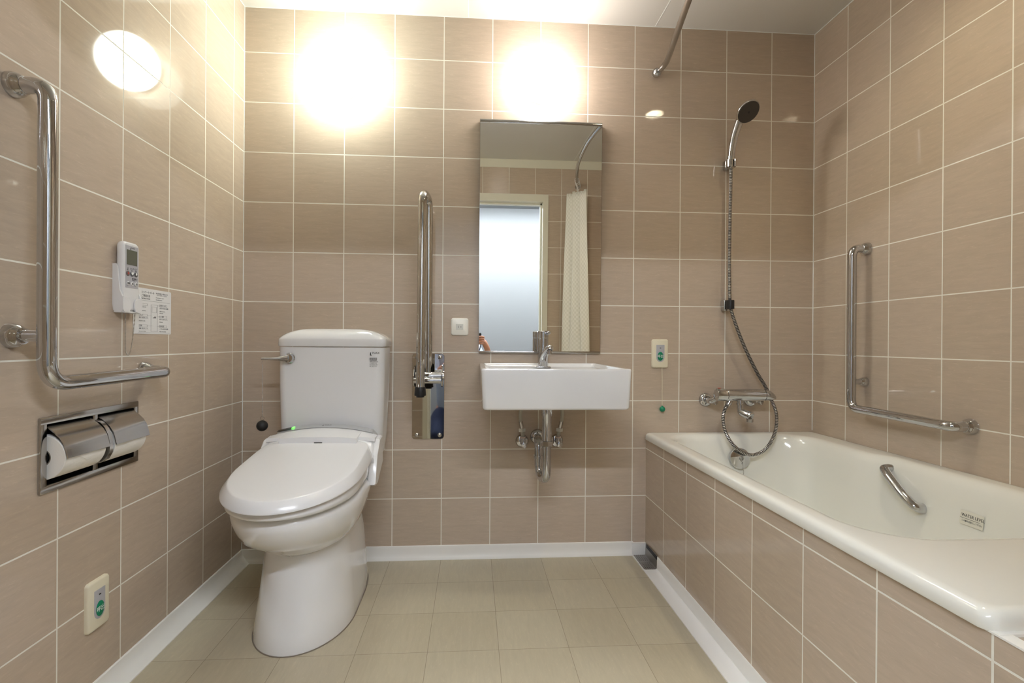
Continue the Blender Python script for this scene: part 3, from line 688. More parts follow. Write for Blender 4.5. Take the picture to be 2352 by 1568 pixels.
# ------------------------------------------------------------------ wall socket
ot = empty('power_outlet', (0.8665, 0, 0.954), 'white square power outlet left of the mirror', 'outlet')
q = lambda h, r, y: rr(0.8665, 0.954, h, h, r, y, 6, 'xz')
MB().loft([q(0.0355, 0.009, 0.0), q(0.0355, 0.009, -0.005), q(0.034, 0.009, -0.008), q(0.0315, 0.008, -0.009)]).build('cover_plate', mat('warm_white_plastic', (234, 231, 220), 0.3, bump=0.01, bscale=60), ot, ang=50)
so = MB().rbox(0.8515, -0.0105, 0.942, 0.8815, -0.009, 0.9655, 0.0005, 1).build('socket', M_NUT, ot, smooth=False)
MB().box(0.8605, -0.0109, 0.949, 0.862, -0.0104, 0.958).box(0.871, -0.0109, 0.950, 0.8725, -0.0104, 0.957).build('slot', M_DARK, so, smooth=False)

# ------------------------------------------------------------------ fold-up rail
fr = empty('folding_grab_rail', (0.74, 0, 0.75), 'chrome folded-up grab rail on wall plate right of toilet', 'grab rail')
pl = lambda ins, y: rr(0.7395, 0.668, 0.0655-ins, 0.175-ins, 0.013, y, 6, 'xz')
plate = MB().loft([pl(0, 0), pl(0, -0.0035), pl(0.001, -0.005)]).build('wall_plate', M_STEEL, fr, ang=40)
for x, z in ((0.6945, 0.509), (0.787, 0.509), (0.787, 0.828), (0.6945, 0.828)):
    MB().lathe([(0, 0.0085), (0.002, 0.0085), (0.005, 0.006), (0.0065, 0.0)], (x, -0.005, z), (0, -1, 0), 20).build('screw', M_CHR2, plate)
rl = fillet([(0.725, -0.178, 0.715), (0.7285, -0.170, 1.456), (0.743, -0.075, 1.456), (0.7445, -0.070, 0.755)], [0.045, 0.045], 14)
rail = MB().tube(rl, 0.0165, 24).build('rail', M_STEEL, fr)
MB().lathe([(0, 0.0185), (0.004, 0.0195), (0.03, 0.022), (0.033, 0.021), (0.033, 0.0155), (0.039, 0.015), (0.039, 0.0)], (0.725, -0.178, 0.723), (0, 0, -1), 28).build('rubber_foot', M_BLK, rail)
MB().tube([(0.692, -0.078, 0.757), (0.802, -0.078, 0.757)], 0.0165, 24).tube([(0.692, -0.105, 0.741), (0.798, -0.105, 0.741)], 0.012, 20).build('hinge_tube', M_CHR, fr)
for x0, x1 in ((0.690, 0.6935), (0.797, 0.802)):
    pts = [(-0.01+0*a, 0.757) for a in (0,)]
    ear = [(-0.004, 0.800), (-0.06, 0.797), (-0.095, 0.783), (-0.112, 0.76), (-0.112, 0.738), (-0.095, 0.718), (-0.06, 0.712), (-0.004, 0.712)]
    MB().prism(ear, 'x', x0, x1).build('side_bracket', M_CHR, fr, ang=30)
MB().lathe([(0, 0.030), (0.002, 0.030), (0.002, 0.0)], (0.6935, -0.078, 0.757), (1, 0, 0), 28).build('hinge_washer', M_BLK, fr)
MB().lathe([(0, 0.014), (0.006, 0.013), (0.008, 0.0)], (0.802, -0.078, 0.757), (1, 0, 0), 20).build('hinge_bolt', M_CHR, fr)

# ------------------------------------------------------------------ mirror
mr = empty('mirror', (1.198, 0, 1.32), 'tall frameless mirror above the washbasin', 'mirror')
mx0, mx1, mz0, mz1 = 0.9455, 1.4505, 0.849, 1.803
yb, yt = -0.012, -0.0241
gl = MB().loft([[(mx0, -0.004, mz0+0.006), (mx1, -0.004, mz0+0.006), (mx1, yb, mz0+0.006), (mx0, yb, mz0+0.006)],
                [(mx0, -0.012, mz1-0.012), (mx1, -0.012, mz1-0.012), (mx1, yt, mz1-0.012), (mx0, yt, mz1-0.012)]])
gl.build('glass', M_MIR, mr, smooth=False)
MB().rbox(mx0-0.001, yt-0.003, mz1-0.013, mx1+0.001, 0, mz1, 0.0015, 2).build('top_rail', M_CHR2, mr)
MB().rbox(mx0-0.001, yb-0.003, mz0-0.002, mx1+0.001, 0, mz0+0.0065, 0.0015, 2).build('bottom_rail', M_CHR2, mr)
for x in (mx0-0.0012, mx1):
    MB().loft([[(x, 0, mz0), (x+0.0012, 0, mz0), (x+0.0012, yb, mz0), (x, yb, mz0)], [(x, 0, mz1), (x+0.0012, 0, mz1), (x+0.0012, yt, mz1), (x, yt, mz1)]]).build('side_edge', M_CHR2, mr, smooth=False)

# ------------------------------------------------------------------ washbasin
wb = empty('washbasin', (1.197, -0.22, 0.67), 'white rectangular wall-hung washbasin under the mirror', 'washbasin')
bx, by = 1.197, -0.2255
def br_(hx, y0, y1, r, z, n=8): return rr(bx, (y0+y1)/2, hx, (y1-y0)/2, r, z, n)
rings = [br_(0.232, -0.433, -0.004, 0.012, 0.6695), br_(0.240, -0.443, -0.001, 0.014, 0.672), br_(0.2435, -0.4465, 0.0, 0.015, 0.678), br_(0.2485, -0.4495, 0.0, 0.013, 0.796),
         br_(0.2492, -0.450, 0.0, 0.013, 0.801), br_(0.2475, -0.4485, -0.001, 0.012, 0.8048), br_(0.243, -0.4445, -0.003, 0.010, 0.806),
         br_(0.234, -0.4365, -0.014, 0.012, 0.806), br_(0.230, -0.433, -0.017, 0.014, 0.8045), br_(0.228, -0.431, -0.019, 0.014, 0.801),
         br_(0.222, -0.426, -0.026, 0.016, 0.793), br_(0.217, -0.422, -0.032, 0.016, 0.7905), br_(0.212, -0.419, -0.150, 0.03, 0.7895),
         br_(0.204, -0.412, -0.158, 0.035, 0.779), br_(0.190, -0.400, -0.172, 0.045, 0.735), br_(0.165, -0.378, -0.195, 0.05, 0.708), br_(0.10, -0.34, -0.235, 0.04, 0.698), br_(0.025, -0.31, -0.265, 0.02, 0.695)]
MB().loft(rings).build('basin', M_POR, wb, ang=50)
MB().lathe([(0, 0.022), (0.002, 0.022), (0.003, 0.016), (0.003, 0.0)], (bx, -0.288, 0.695), (0, 0, 1), 28).build('drain_fitting', M_CHR, wb)
# faucet
fx_, fy_, fz_ = 1.199, -0.097, 0.7908
fa = empty('faucet', (fx_, fy_, fz_), 'chrome single-lever tap on the washbasin in front of mirror', 'tap')
MB().rbox(fx_-0.0275, fy_-0.0275, fz_, fx_+0.0275, fy_+0.0275, fz_+0.0065, 0.0018, 2).build('base_plate', M_CHR, fa)
MB().lathe([(0.006, 0.0212), (0.05, 0.0212), (0.116, 0.0212), (0.1165, 0.0205), (0.118, 0.0205), (0.118, 0.0)], (fx_, fy_, fz_), (0, 0, 1), 40).build('body', M_CHR, fa)
MB().lathe([(0.119, 0.0212), (0.144, 0.0212), (0.1465, 0.019), (0.147, 0.0)], (fx_, fy_, fz_), (0, 0, 1), 40).tube(
    [(fx_+0.012, fy_-0.01, fz_+0.135), (fx_+0.016, fy_-0.03, fz_+0.138), (fx_+0.019, fy_-0.055, fz_+0.139), (fx_+0.019, fy_-0.058, fz_+0.139)], [0.007, 0.006, 0.0045, 0.003], 14).build('lever', M_CHR, fa)
MB().lathe([(-0.018, 0.0175), (0.0, 0.0178), (0.018, 0.0175)], (fx_, fy_-0.010, fz_+0.022), (0, 0, 1), 28).tube(
    spline([(fx_-0.001, fy_-0.008, fz_+0.008), (fx_, fy_-0.016, fz_+0.035), (fx_+0.001, fy_-0.045, fz_+0.055), (fx_+0.005, fy_-0.09, fz_+0.074), (fx_+0.0085, fy_-0.115, fz_+0.079), (fx_+0.009, fy_-0.118, fz_+0.078)], 8),
    [0.0195-0.0062*min(1, i/20) for i in range(41)], 24).build('spout', M_CHR, fa)
MB().lathe([(0, 0.0085), (0.016, 0.0085), (0.017, 0.0075), (0.017, 0.0)], (fx_+0.0085, fy_-0.112, fz_+0.073), (0, 0, -1), 24).build('aerator', M_CHR2, fa)
# trap
tr = empty('drain_trap', (1.198, -0.17, 0.49), 'chrome S-shaped drain trap pipe under the washbasin', 'drain pipe')
tx_, ty_ = 1.1995, -0.21
MB().lathe([(0, 0.021), (0.004, 0.024), (0.010, 0.024), (0.012, 0.0205), (0.05, 0.0205), (0.058, 0.0185), (0.150, 0.0185)], (tx_, ty_, 0.672), (0, 0, -1), 32).build('tailpiece', M_CHR, tr)
MB().lathe([(0, 0.018), (0.002, 0.0235), (0.02, 0.0235), (0.022, 0.020)], (tx_, ty_, 0.526), (0, 0, -1), 8).build('coupling_nut', M_CHR, tr)
MB().lathe([(0, 0.021), (0.012, 0.021)], (1.181, -0.128, 0.452), (0, 0, -1), 12).build('coupling_nut', M_CHR, tr)
ub = fillet([(tx_, ty_, 0.53), (tx_-0.001, ty_-0.002, 0.375), (1.181, -0.128, 0.375), (1.180, -0.128, 0.505), (1.192, 0.0, 0.50)], [0.041, 0.041, 0.03], 12)
MB().tube(ub, 0.0168, 24).build('trap_bend', M_CHR, tr)
m = MB(); m.lathe([(0, 0.032), (0.004, 0.032), (0.012, 0.027), (0.016, 0.020), (0.016, 0.017)], (1.1925, 0, 0.50), (0, -1, 0), 32); m.build('wall_flange', M_CHR, tr)
def stop_valve(x, side, label):
    z = 0.483
    t = empty('stop_valve', (x, 0, z), label, 'stop valve', 'stop valves under the washbasin')
    MB().lathe([(0, 0.027), (0.003, 0.027), (0.010, 0.023), (0.014, 0.012), (0.014, 0.009)], (x, 0, z), (0, -1, 0), 32).build('wall_flange', M_CHR, t)
    MB().tube([(x, -0.01, z), (x, -0.05, z)], 0.0095, 18).tube([(x, -0.045, z-0.004), (x-0.001, -0.046, z+0.028)], [0.011, 0.0095], 18).build('body', M_CHR, t)
    MB().lathe([(0, 0.0105), (0.008, 0.0125), (0.012, 0.0125), (0.014, 0.009), (0.015, 0.0)], (x+0.002, -0.052, z-0.004), (0.15, -1, -0.15), 6).box(x+0.003, -0.070, z-0.016, x+0.008, -0.064, z+0.004).build('handle', M_CHR, t)
    MB().lathe([(0, 0.0115), (0.006, 0.0115)], (x-0.001, -0.046, z+0.020), (0, 0, 1), 18).build('collar', mat('pale_pink_collar', (206, 186, 176), 0.4, bump=0.01, bscale=90), t)
    hs = spline([(x-0.001, -0.046, z+0.026), (x-side*0.003, -0.048, z+0.05), (x-side*0.010, -0.054, z+0.085), (x-side*0.013, -0.062, z+0.12), (x-side*0.006, -0.072, z+0.160), (x+side*0.002, -0.078, z+0.195)], 8)
    h = MB().tube(hs, 0.0072, 14).build('supply_hose', M_HOSE, t)
    MB().lathe([(0, 0.0135), (0.013, 0.0135)], (x-side*0.0035, -0.048, z+0.046), (-0.05*side, 0, 1), 4).build('hose_nut', M_NUT, h)
    MB().tube([hs[-13], hs[-9], hs[-5]], 0.0078, 12).build('sleeve', M_DARK, h)
    MB().tube(hs[9:18], [0.0078 if i % 2 else 0.0083 for i in range(9)], 12).build('crimp', M_CHR2, h)
stop_valve(1.1265, 1, 'small chrome stop valve left of the drain trap')
stop_valve(1.272, -1, 'small chrome stop valve right of the drain trap')

# ------------------------------------------------------------------ shower
uh = empty('shower_holder', (1.99, 0, 1.65), 'chrome wall holder gripping the hand shower', 'shower holder', 'shower wall holders')
MB().rbox(1.978, -0.030, 1.628, 2.016, 0, 1.668, 0.006, 3).build('wall_block', M_CHR, uh)
m = MB()
cpt = [(1.9835+0.0195*cos(a), -0.062+0.0195*sin(a)) for a in [math.radians(d) for d in range(-60, 241, 15)]]
cin = [(1.9835+0.0135*cos(a), -0.062+0.0135*sin(a)) for a in [math.radians(d) for d in range(240, -61, -15)]]
m.prism(cpt+cin, 'z', 1.623, 1.652); m.rbox(1.981, -0.05, 1.630, 2.003, -0.026, 1.650, 0.003, 2)
m.build('clip_ring', M_CHR2, uh, ang=40)
lh = empty('shower_holder', (1.996, 0, 1.054), 'lower chrome clip guiding the shower hose', 'shower holder', 'shower wall holders')
MB().rbox(1.974, -0.032, 1.030, 2.006, 0, 1.076, 0.005, 3).build('wall_block', M_CHR, lh)
m = MB()
cpt = [(1.9885+0.0175*cos(a), -0.056+0.0175*sin(a)) for a in [math.radians(d) for d in range(0, 301, 15)]]
cin = [(1.9885+0.0115*cos(a), -0.056+0.0115*sin(a)) for a in [math.radians(d) for d in range(300, -1, -15)]]
m.prism(cpt+cin, 'z', 1.036, 1.072); m.rbox(1.983, -0.046, 1.040, 1.998, -0.028, 1.068, 0.003, 2)
m.build('clip_ring', M_DARK, lh, ang=40)
hs_ = empty('hand_shower', (2.0, -0.08, 1.72), 'chrome hand shower head with dark grey face above bathtub', 'hand shower')
hp = spline([(1.9835, -0.062, 1.622), (1.9835, -0.062, 1.66), (1.986, -0.066, 1.70), (1.992, -0.071, 1.745), (2.000, -0.0755, 1.777), (2.007, -0.081, 1.802), (2.011, -0.090, 1.815)], 8)
rad = [0.0122+0.0045*min(1, max(0, (i-6)/34)) for i in range(len(hp))]
MB().tube(hp, rad, 24).lathe([(0, 0.0145), (0.016, 0.0145)], (1.9835, -0.062, 1.650), (0, 0, 1), 24).build('handle', M_CHR, hs_)
nv = Vector((0.15, -0.673, -0.72)).normalized(); hc_ = Vector((2.019, -0.128, 1.823))
MB().lathe([(-0.03, 0.012), (-0.024, 0.026), (-0.014, 0.040), (-0.004, 0.0465), (0.0, 0.047), (0.002, 0.0455)], hc_, nv, 48).build('head', M_CHR, hs_, ang=50)
fc = MB().lathe([(0.001, 0.0445), (0.0035, 0.043), (0.004, 0.0)], hc_, nv, 48).build('spray_face', M_SHOWF, hs_)
MB().lathe([(0.0, 0.0045), (0.0048, 0.0045), (0.0048, 0.0)], hc_, nv, 16).build('centre_screw', M_BLK, fc)
# corrugated hose
HP = [(1.9835, -0.062, 1.622), (1.984, -0.062, 1.585), (1.984, -0.058, 1.451), (1.9835, -0.056, 1.27), (1.984, -0.056, 1.162), (1.9885, -0.056, 1.053), (2.012, -0.056, 0.972), (2.056, -0.052, 0.872), (2.111, -0.046, 0.772),
      (2.149, -0.042, 0.715), (2.168, -0.052, 0.664), (2.170, -0.085, 0.613), (2.162, -0.102, 0.561), (2.140, -0.114, 0.510), (2.102, -0.124, 0.466), (2.051, -0.130, 0.446), (2.005, -0.128, 0.456), (1.965, -0.122, 0.489), (1.941, -0.112, 0.537), (1.936, -0.103, 0.589), (1.950, -0.093, 0.627), (1.968, -0.087, 0.650)]
pth = resample(spline(HP, 16), 0.0016)
def hr(i): return 0.0074 if i % 4 in (0, 1) else 0.0062
sh_ = MB().tube(pth, [hr(i) for i in range(len(pth))], 12, mfun=lambda k: 0 if k % 4 in (0, 1, 3) and k % 4 != 2 and k % 4 != 3 else 1)  # black rings put the dark reflections between the chrome ribs into the colour
tag(sh_.build('shower_hose', [M_CHR2, M_BLK], None, ang=80), 'ribbed chrome shower hose looping down over the bathtub rim', 'hose')

# ------------------------------------------------------------------ bath mixer
mxr = empty('bath_mixer', (2.03, 0, 0.68), 'chrome thermostatic bath mixer on back wall above bathtub', 'bath tap')
MB().lathe([(0, 0.0225), (0.002, 0.0245), (0.15, 0.0245), (0.156, 0.0235), (0.158, 0.0235)], (1.958, -0.085, 0.681), (1, 0, 0), 40).build('body', M_CHR, mxr)
MB().lathe([(-0.002, 0.022), (0.0, 0.0245), (0.034, 0.0245), (0.040, 0.023), (0.043, 0.017), (0.0435, 0.0)], (1.9555, -0.085, 0.681), (-1, 0, 0), 28).rbox(1.918, -0.092, 0.702, 1.948, -0.078, 0.709, 0.002, 2).build('temperature_knob', M_CHR, mxr)
MB().rbox(1.922, -0.089, 0.7085, 1.934, -0.081, 0.7105, 0.0006, 1).build('red_mark', M_RED, mxr)
ek = []
for i, (a, r_, dz) in enumerate([(0, 0.0235, 0), (0.012, 0.0235, 0), (0.025, 0.0205, -0.002), (0.038, 0.015, -0.006), (0.048, 0.0085, -0.010), (0.052, 0.003, -0.012)]):
    ek.append([(2.118+a, -0.085+r_*cos(2*pi*j/28), 0.681+dz+r_*sin(2*pi*j/28)) for j in range(28)])
MB().loft(ek).build('flow_knob', M_CHR, mxr, ang=50)
MB().tube(spline([(2.017, -0.086, 0.662), (2.017, -0.088, 0.645), (2.017, -0.089, 0.622), (2.019, -0.094, 0.612), (2.028, -0.106, 0.606), (2.036, -0.119, 0.602), (2.040, -0.127, 0.600), (2.041, -0.129, 0.599)], 6),
          [0.0135]*14+[0.0145+0.0035*min(1, i/18) for i in range(24)]+[0.017, 0.015, 0.012, 0.006, 0.003], 22).build('spout', M_CHR, mxr)
MB().lathe([(0, 0.014), (0.012, 0.014), (0.013, 0.012), (0.013, 0.0)], (2.037, -0.121, 0.589), (0, 0, -1), 24).build('aerator', M_CHR2, mxr)
MB().lathe([(0, 0.0155), (0.006, 0.0155)], (2.017, -0.087, 0.648), (0, 0, -1), 24).build('spout_collar', M_CHR2, mxr)
for x, xb in ((1.911, 1.945), (2.108, 2.092)):
    m = MB(); m.lathe([(0, 0.029), (0.004, 0.029), (0.011, 0.025), (0.015, 0.017), (0.015, 0.012)], (x, 0, 0.652), (0, -1, 0), 32); m.build('wall_flange', M_CHR, mxr)
    MB().tube(fillet([(x, -0.005, 0.652), (x, -0.045, 0.652), (xb, -0.078, 0.680)], 0.02, 8), 0.0125, 20).build('union_pipe', M_CHR, mxr)
    MB().lathe([(0, 0.012), (0.012, 0.0125), (0.014, 0.010), (0.014, 0.0)], (x+0.015, -0.045, 0.650), (0.5, -0.9, -0.1), 24).build('stop_screw', M_CHR2, mxr)
MB().lathe([(0, 0.010), (0.02, 0.0115), (0.028, 0.0105)], (1.978, -0.086, 0.664), (-0.5, -0.05, -0.8), 20).build('hose_outlet', M_CHR, mxr)

# ------------------------------------------------------------------ bathtub
tub = empty('bathtub', (2.02, -0.7, 0.0), 'ivory built-in bathtub along the right wall', 'bathtub')
def orr(ins, z): return rr((1.645+2.386)/2, (-0.002-1.402)/2, (2.386-1.645)/2-ins, 0.70-ins, 0.02, z, 16)
def subdiv(r, n):   # even resample of a closed ring, kept in phase
    P = [Vector(p) for p in r]; out = []
    seg = 17
    for k in range(4):
        corner = P[k*seg:(k+1)*seg]; nxt = P[((k+1) % 4)*seg]
        out += corner
        a = corner[-1]
        for i in range(1, n): out.append(a.lerp(nxt, i/n))
    return out
def irr(x0, x1, y0, y1, r, z): return rr((x0+x1)/2, (y0+y1)/2, (x1-x0)/2, (y1-y0)/2, r, z, 16)
seq = [orr(0.02, 0.488), orr(0.001, 0.488), orr(0.0, 0.491), orr(0.0, 0.503), orr(0.002, 0.509), orr(0.006, 0.514), orr(0.012, 0.5165), orr(0.02, 0.517),
       irr(1.686, 2.303, -1.162, -0.046, 0.145, 0.517), irr(1.696, 2.293, -1.152, -0.054, 0.14, 0.5160), irr(1.706, 2.283, -1.141, -0.062, 0.135, 0.5125), irr(1.714, 2.275, -1.131, -0.069, 0.13, 0.506),
              irr(1.723, 2.266, -1.117, -0.079, 0.12, 0.49), irr(1.732, 2.258, -1.095, -0.088, 0.12, 0.44), irr(1.742, 2.248, -1.06, -0.098, 0.12, 0.36), irr(1.755, 2.236, -1.01, -0.110, 0.12, 0.26),
       irr(1.77, 2.22, -0.96, -0.125, 0.12, 0.18), irr(1.79, 2.20, -0.92, -0.145, 0.12, 0.125), irr(1.82, 2.17, -0.88, -0.175, 0.11, 0.098), irr(1.87, 2.12, -0.80, -0.23, 0.10, 0.088), irr(1.95, 2.05, -0.65, -0.40, 0.04, 0.086)]
rings = [subdiv(r, 14) for r in seq]
sm = lambda a, b, t: (lambda s: s*s*(3-2*s))(max(0, min(1, (t-a)/(b-a))))
for k, r in enumerate(rings):
    if 8 <= k <= 17:
        for i, p in enumerate(r):
            if p.x > 2.16:   # handle bay pushed out of the right-hand wall
                w_ = sm(-0.43, -0.475, p.y)*sm(2.16, 2.23, p.x)
                w_ *= 1-sm(-0.92, -1.1, p.y)*0.3
                p.x += 0.034*w_*sm(0.1, 0.34, p.z)
MB().loft(rings, cap0=False).build('tub_shell', M_TUB, tub, ang=50)
# handle inside the tub
shell = [o for o in tub.children if o.name.startswith('tub_shell')][0]
from mathutils.bvhtree import BVHTree
bv = BVHTree.FromPolygons([v.co+origin(tub) for v in shell.data.vertices], [tuple(p.vertices) for p in shell.data.polygons])
def wallx(y, z):
    h = bv.ray_cast(Vector((2.1, y, z)), Vector((1, 0, 0)))
    return h[0].x
hA, hB = Vector((wallx(-0.500, 0.484), -0.500, 0.484)), Vector((wallx(-0.634, 0.396), -0.634, 0.396))
nI = Vector((-1, 0, 0.12)).normalized()
path = spline([hA+nI*-0.012, hA+nI*0.010, hA.lerp(hB, 0.06)+nI*0.024, hA.lerp(hB, 0.3)+nI*0.030, hA.lerp(hB, 0.7)+nI*0.030, hA.lerp(hB, 0.94)+nI*0.024, hB+nI*0.010, hB+nI*-0.012], 8)
n = len(path)
MB().tube(path, [0.0138+0.004*abs(2*i/(n-1)-1)**3 for i in range(n)], 22, flat=[0.8]*n).build('grab_handle', M_CHR, tub)
# overflow cover with plug chain
oc = Vector((2.008, -0.0905, 0.424)); on_ = Vector((0, -1, 0.12)).normalized()
ov = MB().lathe([(-0.012, 0.036), (0.004, 0.041), (0.012, 0.0425), (0.016, 0.041), (0.018, 0.035), (0.0185, 0.0)], oc, on_, 44).build('overflow_cover', M_CHR, tub)
pcn = MB()
e0 = oc+on_*0.021+Vector((0.004, 0, 0.0))
pcn.tube([e0+Vector((0.0075*sin(a), 0, 0.0075*cos(a))) for a in [2*pi*i/20 for i in range(21)]], 0.0011, 8)
pcn.tube([e0+Vector((-0.004, 0, -0.008)), e0+Vector((0.003, -0.001, -0.016)), e0+Vector((0.0, 0, -0.022)), e0+Vector((0.004, 0, -0.028))], 0.0013, 8)
for k in range(60): pcn.ball(e0+Vector((0.004+0.001*sin(k*0.3), -0.0004*k, -0.03-k*0.0042)), 0.0016, 8)
pcn.build('plug_chain', M_CHR2, ov)

# ------------------------------------------------------------------ floor drain
fd = empty('floor_drain', (1.625, -0.075, 0), 'steel slotted floor drain in the corner by the bath panel', 'floor drain')
dm = MB()
gx0, gx1, gy0, gy1 = 1.5985, 1.6485, -0.145, -0.0155
nx, ny = 5, 9
zt = 0.0045
xs = [gx0+0.006+(gx1-gx0-0.012)*i/nx for i in range(nx+1)]; ys = [gy0+0.006+(gy1-gy0-0.012)*i/ny for i in range(ny+1)]
for j in range(ny+1): dm.box(gx0, ys[j]-0.0032, 0.0028, gx1, ys[j]+0.0032, zt)
for i in range(nx+1): dm.box(xs[i]-0.0022, gy0, 0.0026, xs[i]+0.0022, gy1, zt-0.0002)
dm.box(gx0, gy0, 0.0024, xs[0], gy1, zt-0.0001).box(xs[-1], gy0, 0.0024, gx1, gy1, zt-0.0001).box(gx0, ys[4], 0.0024, gx1, ys[5], zt-0.0001)
dm.build('grate', mat('grate_steel', (158, 154, 148), 0.35, metal=0.55, bump=0.03, bscale=200), fd, smooth=False)
MB().box(gx0, gy0, 0.0005, gx1, gy1, 0.0014).build('drain_well', M_VOID, fd, smooth=False)
MB().loft([[(1.6485, y, 0.0008), (1.6490, y, 0.030), (1.6500, y, 0.052), (1.6525, y, 0.053), (1.6525, y, 0.0008)] for y in (-0.146, -0.0155)]).build('upstand', M_BRUSH, fd, ang=30)
MB().box(1.6470, -0.146, 0.040, 1.6486, -0.03, 0.0545).build('seal', M_BLK, fd, smooth=False)

# ------------------------------------------------------------------ curtain rail and curtain
cr_ = empty('curtain_rail', (1.685, 0, 2.03), 'bowed chrome shower curtain rail under the ceiling', 'curtain rail')
rp = spline([(1.686, -0.004, 2.030), (1.697, -0.035, 2.035), (1.703, -0.075, 2.041), (1.690, -0.15, 2.042), (1.668, -0.26, 2.042), (1.637, -0.42, 2.042), (1.602, -0.62, 2.042), (1.585, -0.88, 2.042),
             (1.604, -1.20, 2.042), (1.645, -1.45, 2.042), (1.690, -1.65, 2.040), (1.708, -1.73, 2.036), (1.710, YF+0.002, 2.034)], 8)
MB().tube(rp, 0.0115, 20).build('rod', M_CHR2, cr_)
for c, ax in (((1.686, 0, 2.029), (0, -1, 0)), ((1.710, YF, 2.033), (0, 1, 0))):
    MB().lathe([(0, 0.016), (0.004, 0.018), (0.012, 0.0195), (0.022, 0.0165), (0.028, 0.011)], c, ax, 28).build('end_socket', M_CHR, cr_)
cu = empty('shower_curtain', (1.69, -1.62, 2.0), 'white checked shower curtain bunched by the doorway, seen in mirror', 'curtain')
NF = 150; prof_ = []
for i in range(NF+1):
    t_ = i/NF
    prof_.append((t_, 0.055*sin(t_*pi*5+0.4)+0.010*sin(t_*17)))
def cpt_(t_, amp, z):
    k = (2.0-z)/1.6
    x = 1.672+(t_-0.5)*(0.075+0.05*k)+amp*(0.75+0.35*k)*0.75+0.018*k*sin(t_*7+z*2)
    y = -1.625+(t_-0.5)*0.15+amp*0.35+0.012*sin(t_*31+z*4)*k
    return (x, y, z-(0.012 if int(t_*9+0.5) % 2 else 0)*(1 if z > 1.9 else 0))
zs = [1.965-1.62*i/40 for i in range(41)]
me = bpy.data.meshes.new('curtain_cloth')
vs = [cpt_(t_, a, z) for z in zs for t_, a in prof_]; nn = NF+1
fs = [(r*nn+i, r*nn+i+1, (r+1)*nn+i+1, (r+1)*nn+i) for r in range(40) for i in range(NF)]
me.from_pydata([tuple(Vector(v)-Vector(cu.location)) for v in vs], [], fs); me.materials.append(M_CURT)
uvl = me.uv_layers.new(name='UVMap')
for p in me.polygons:
    p.use_smooth = True
    for li in p.loop_indices:
        vi = me.loops[li].vertex_index; uvl.data[li].uv = ((vi % nn)/NF*0.9, zs[vi//nn])
cl = bpy.data.objects.new('curtain_cloth', me); COL.objects.link(cl); cl.parent = cu
sm_ = cl.modifiers.new('thick', 'SOLIDIFY'); sm_.thickness = 0.0012
for i in range(5):
    y = -1.56-i*0.035
    xr = 1.668+0.018*i*0.6
    MB().tube([(xr+0.016*sin(a), y, 2.030+0.024*cos(a)) for a in [2*pi*j/18 for j in range(19)]], 0.0016, 8).tube([(xr, y, 2.008), (xr, y, 1.955)], 0.0016, 8).build('curtain_hook', M_PLA, cu)

# ------------------------------------------------------------------ photographer (caught in the mirror) and camera
def skin_mesh(chains, name, m, parent, sub=2):
    """chains share joints by position; radius per joint"""
    V, Ed, Rr = [], [], []
    idx = {}
    for ch_ in chains:
        last = None
        for p, r in ch_:
            k = tuple(round(c, 4) for c in p)
            if k not in idx: idx[k] = len(V); V.append(p); Rr.append(r)
            i = idx[k]
            if last is not None and last != i: Ed.append((last, i))
            last = i
    me = bpy.data.meshes.new(name); me.from_pydata([tuple(v) for v in V], Ed, [])
    o = bpy.data.objects.new(name, me); COL.objects.link(o)
    md = o.modifiers.new('skin', 'SKIN'); md.use_smooth_shade = True
    if not me.skin_vertices: raise RuntimeError('no skin layer')
    for i, d in enumerate(me.skin_vertices[0].data):
        r = Rr[i]; d.radius = r if isinstance(r, tuple) else (r, r); d.use_root = (i == 0)
    ss = o.modifiers.new('sub', 'SUBSURF'); ss.levels = sub; ss.render_levels = sub
    dg = bpy.context.evaluated_depsgraph_get()
    ne = bpy.data.meshes.new_from_object(o.evaluated_get(dg))
    bpy.data.objects.remove(o); bpy.data.meshes.remove(me)
    ne.materials.clear(); ne.materials.append(m); ne.name = name
    for p in ne.polygons: p.use_smooth = True
    if parent: ne.transform(Matrix.Translation(-origin(parent)))
    n_ = bpy.data.objects.new(name, ne); COL.objects.link(n_); n_.parent = parent
    return n_
person = empty('person', (0.74, -2.44, 0), 'kneeling photographer in pale blue shirt holding a black camera, seen in mirror', 'person')
PX, PY = 0.74, -2.44
pel = (PX, PY, 0.27); sp1 = (PX, PY+0.01, 0.42); sp2 = (PX, PY+0.02, 0.60); chs = (PX, PY+0.025, 0.77); nek = (PX, PY+0.035, 0.89); hd0 = (PX+0.005, PY+0.055, 0.955); hd1 = (PX+0.005, PY+0.06, 1.025); hd2 = (PX+0.005, PY+0.055, 1.085)
shR = (PX+0.165, PY+0.03, 0.845); elR = (1.046, -2.235, 0.575); wrR = (1.046, -2.132, 0.780)
shL = (PX-0.165, PY+0.03, 0.845); elL = (PX-0.15, -2.26, 0.60); wrL = (PX+0.08, -2.19, 0.775)
hipR = (PX+0.10, PY+0.02, 0.235); knR = (PX+0.13, PY+0.36, 0.115); anR = (PX+0.10, PY-0.03, 0.060); toR = (PX+0.09, PY-0.18, 0.03)
hipL = (PX-0.10, PY+0.02, 0.235); knL = (PX-0.13, PY+0.36, 0.115); anL = (PX-0.10, PY-0.03, 0.060); toL = (PX-0.09, PY-0.18, 0.03)
lerp = lambda a, b, t_: tuple(a[i]+(b[i]-a[i])*t_ for i in range(3))
palm = (1.022, -2.110, 0.822); kn = (1.008, -2.095, 0.858)
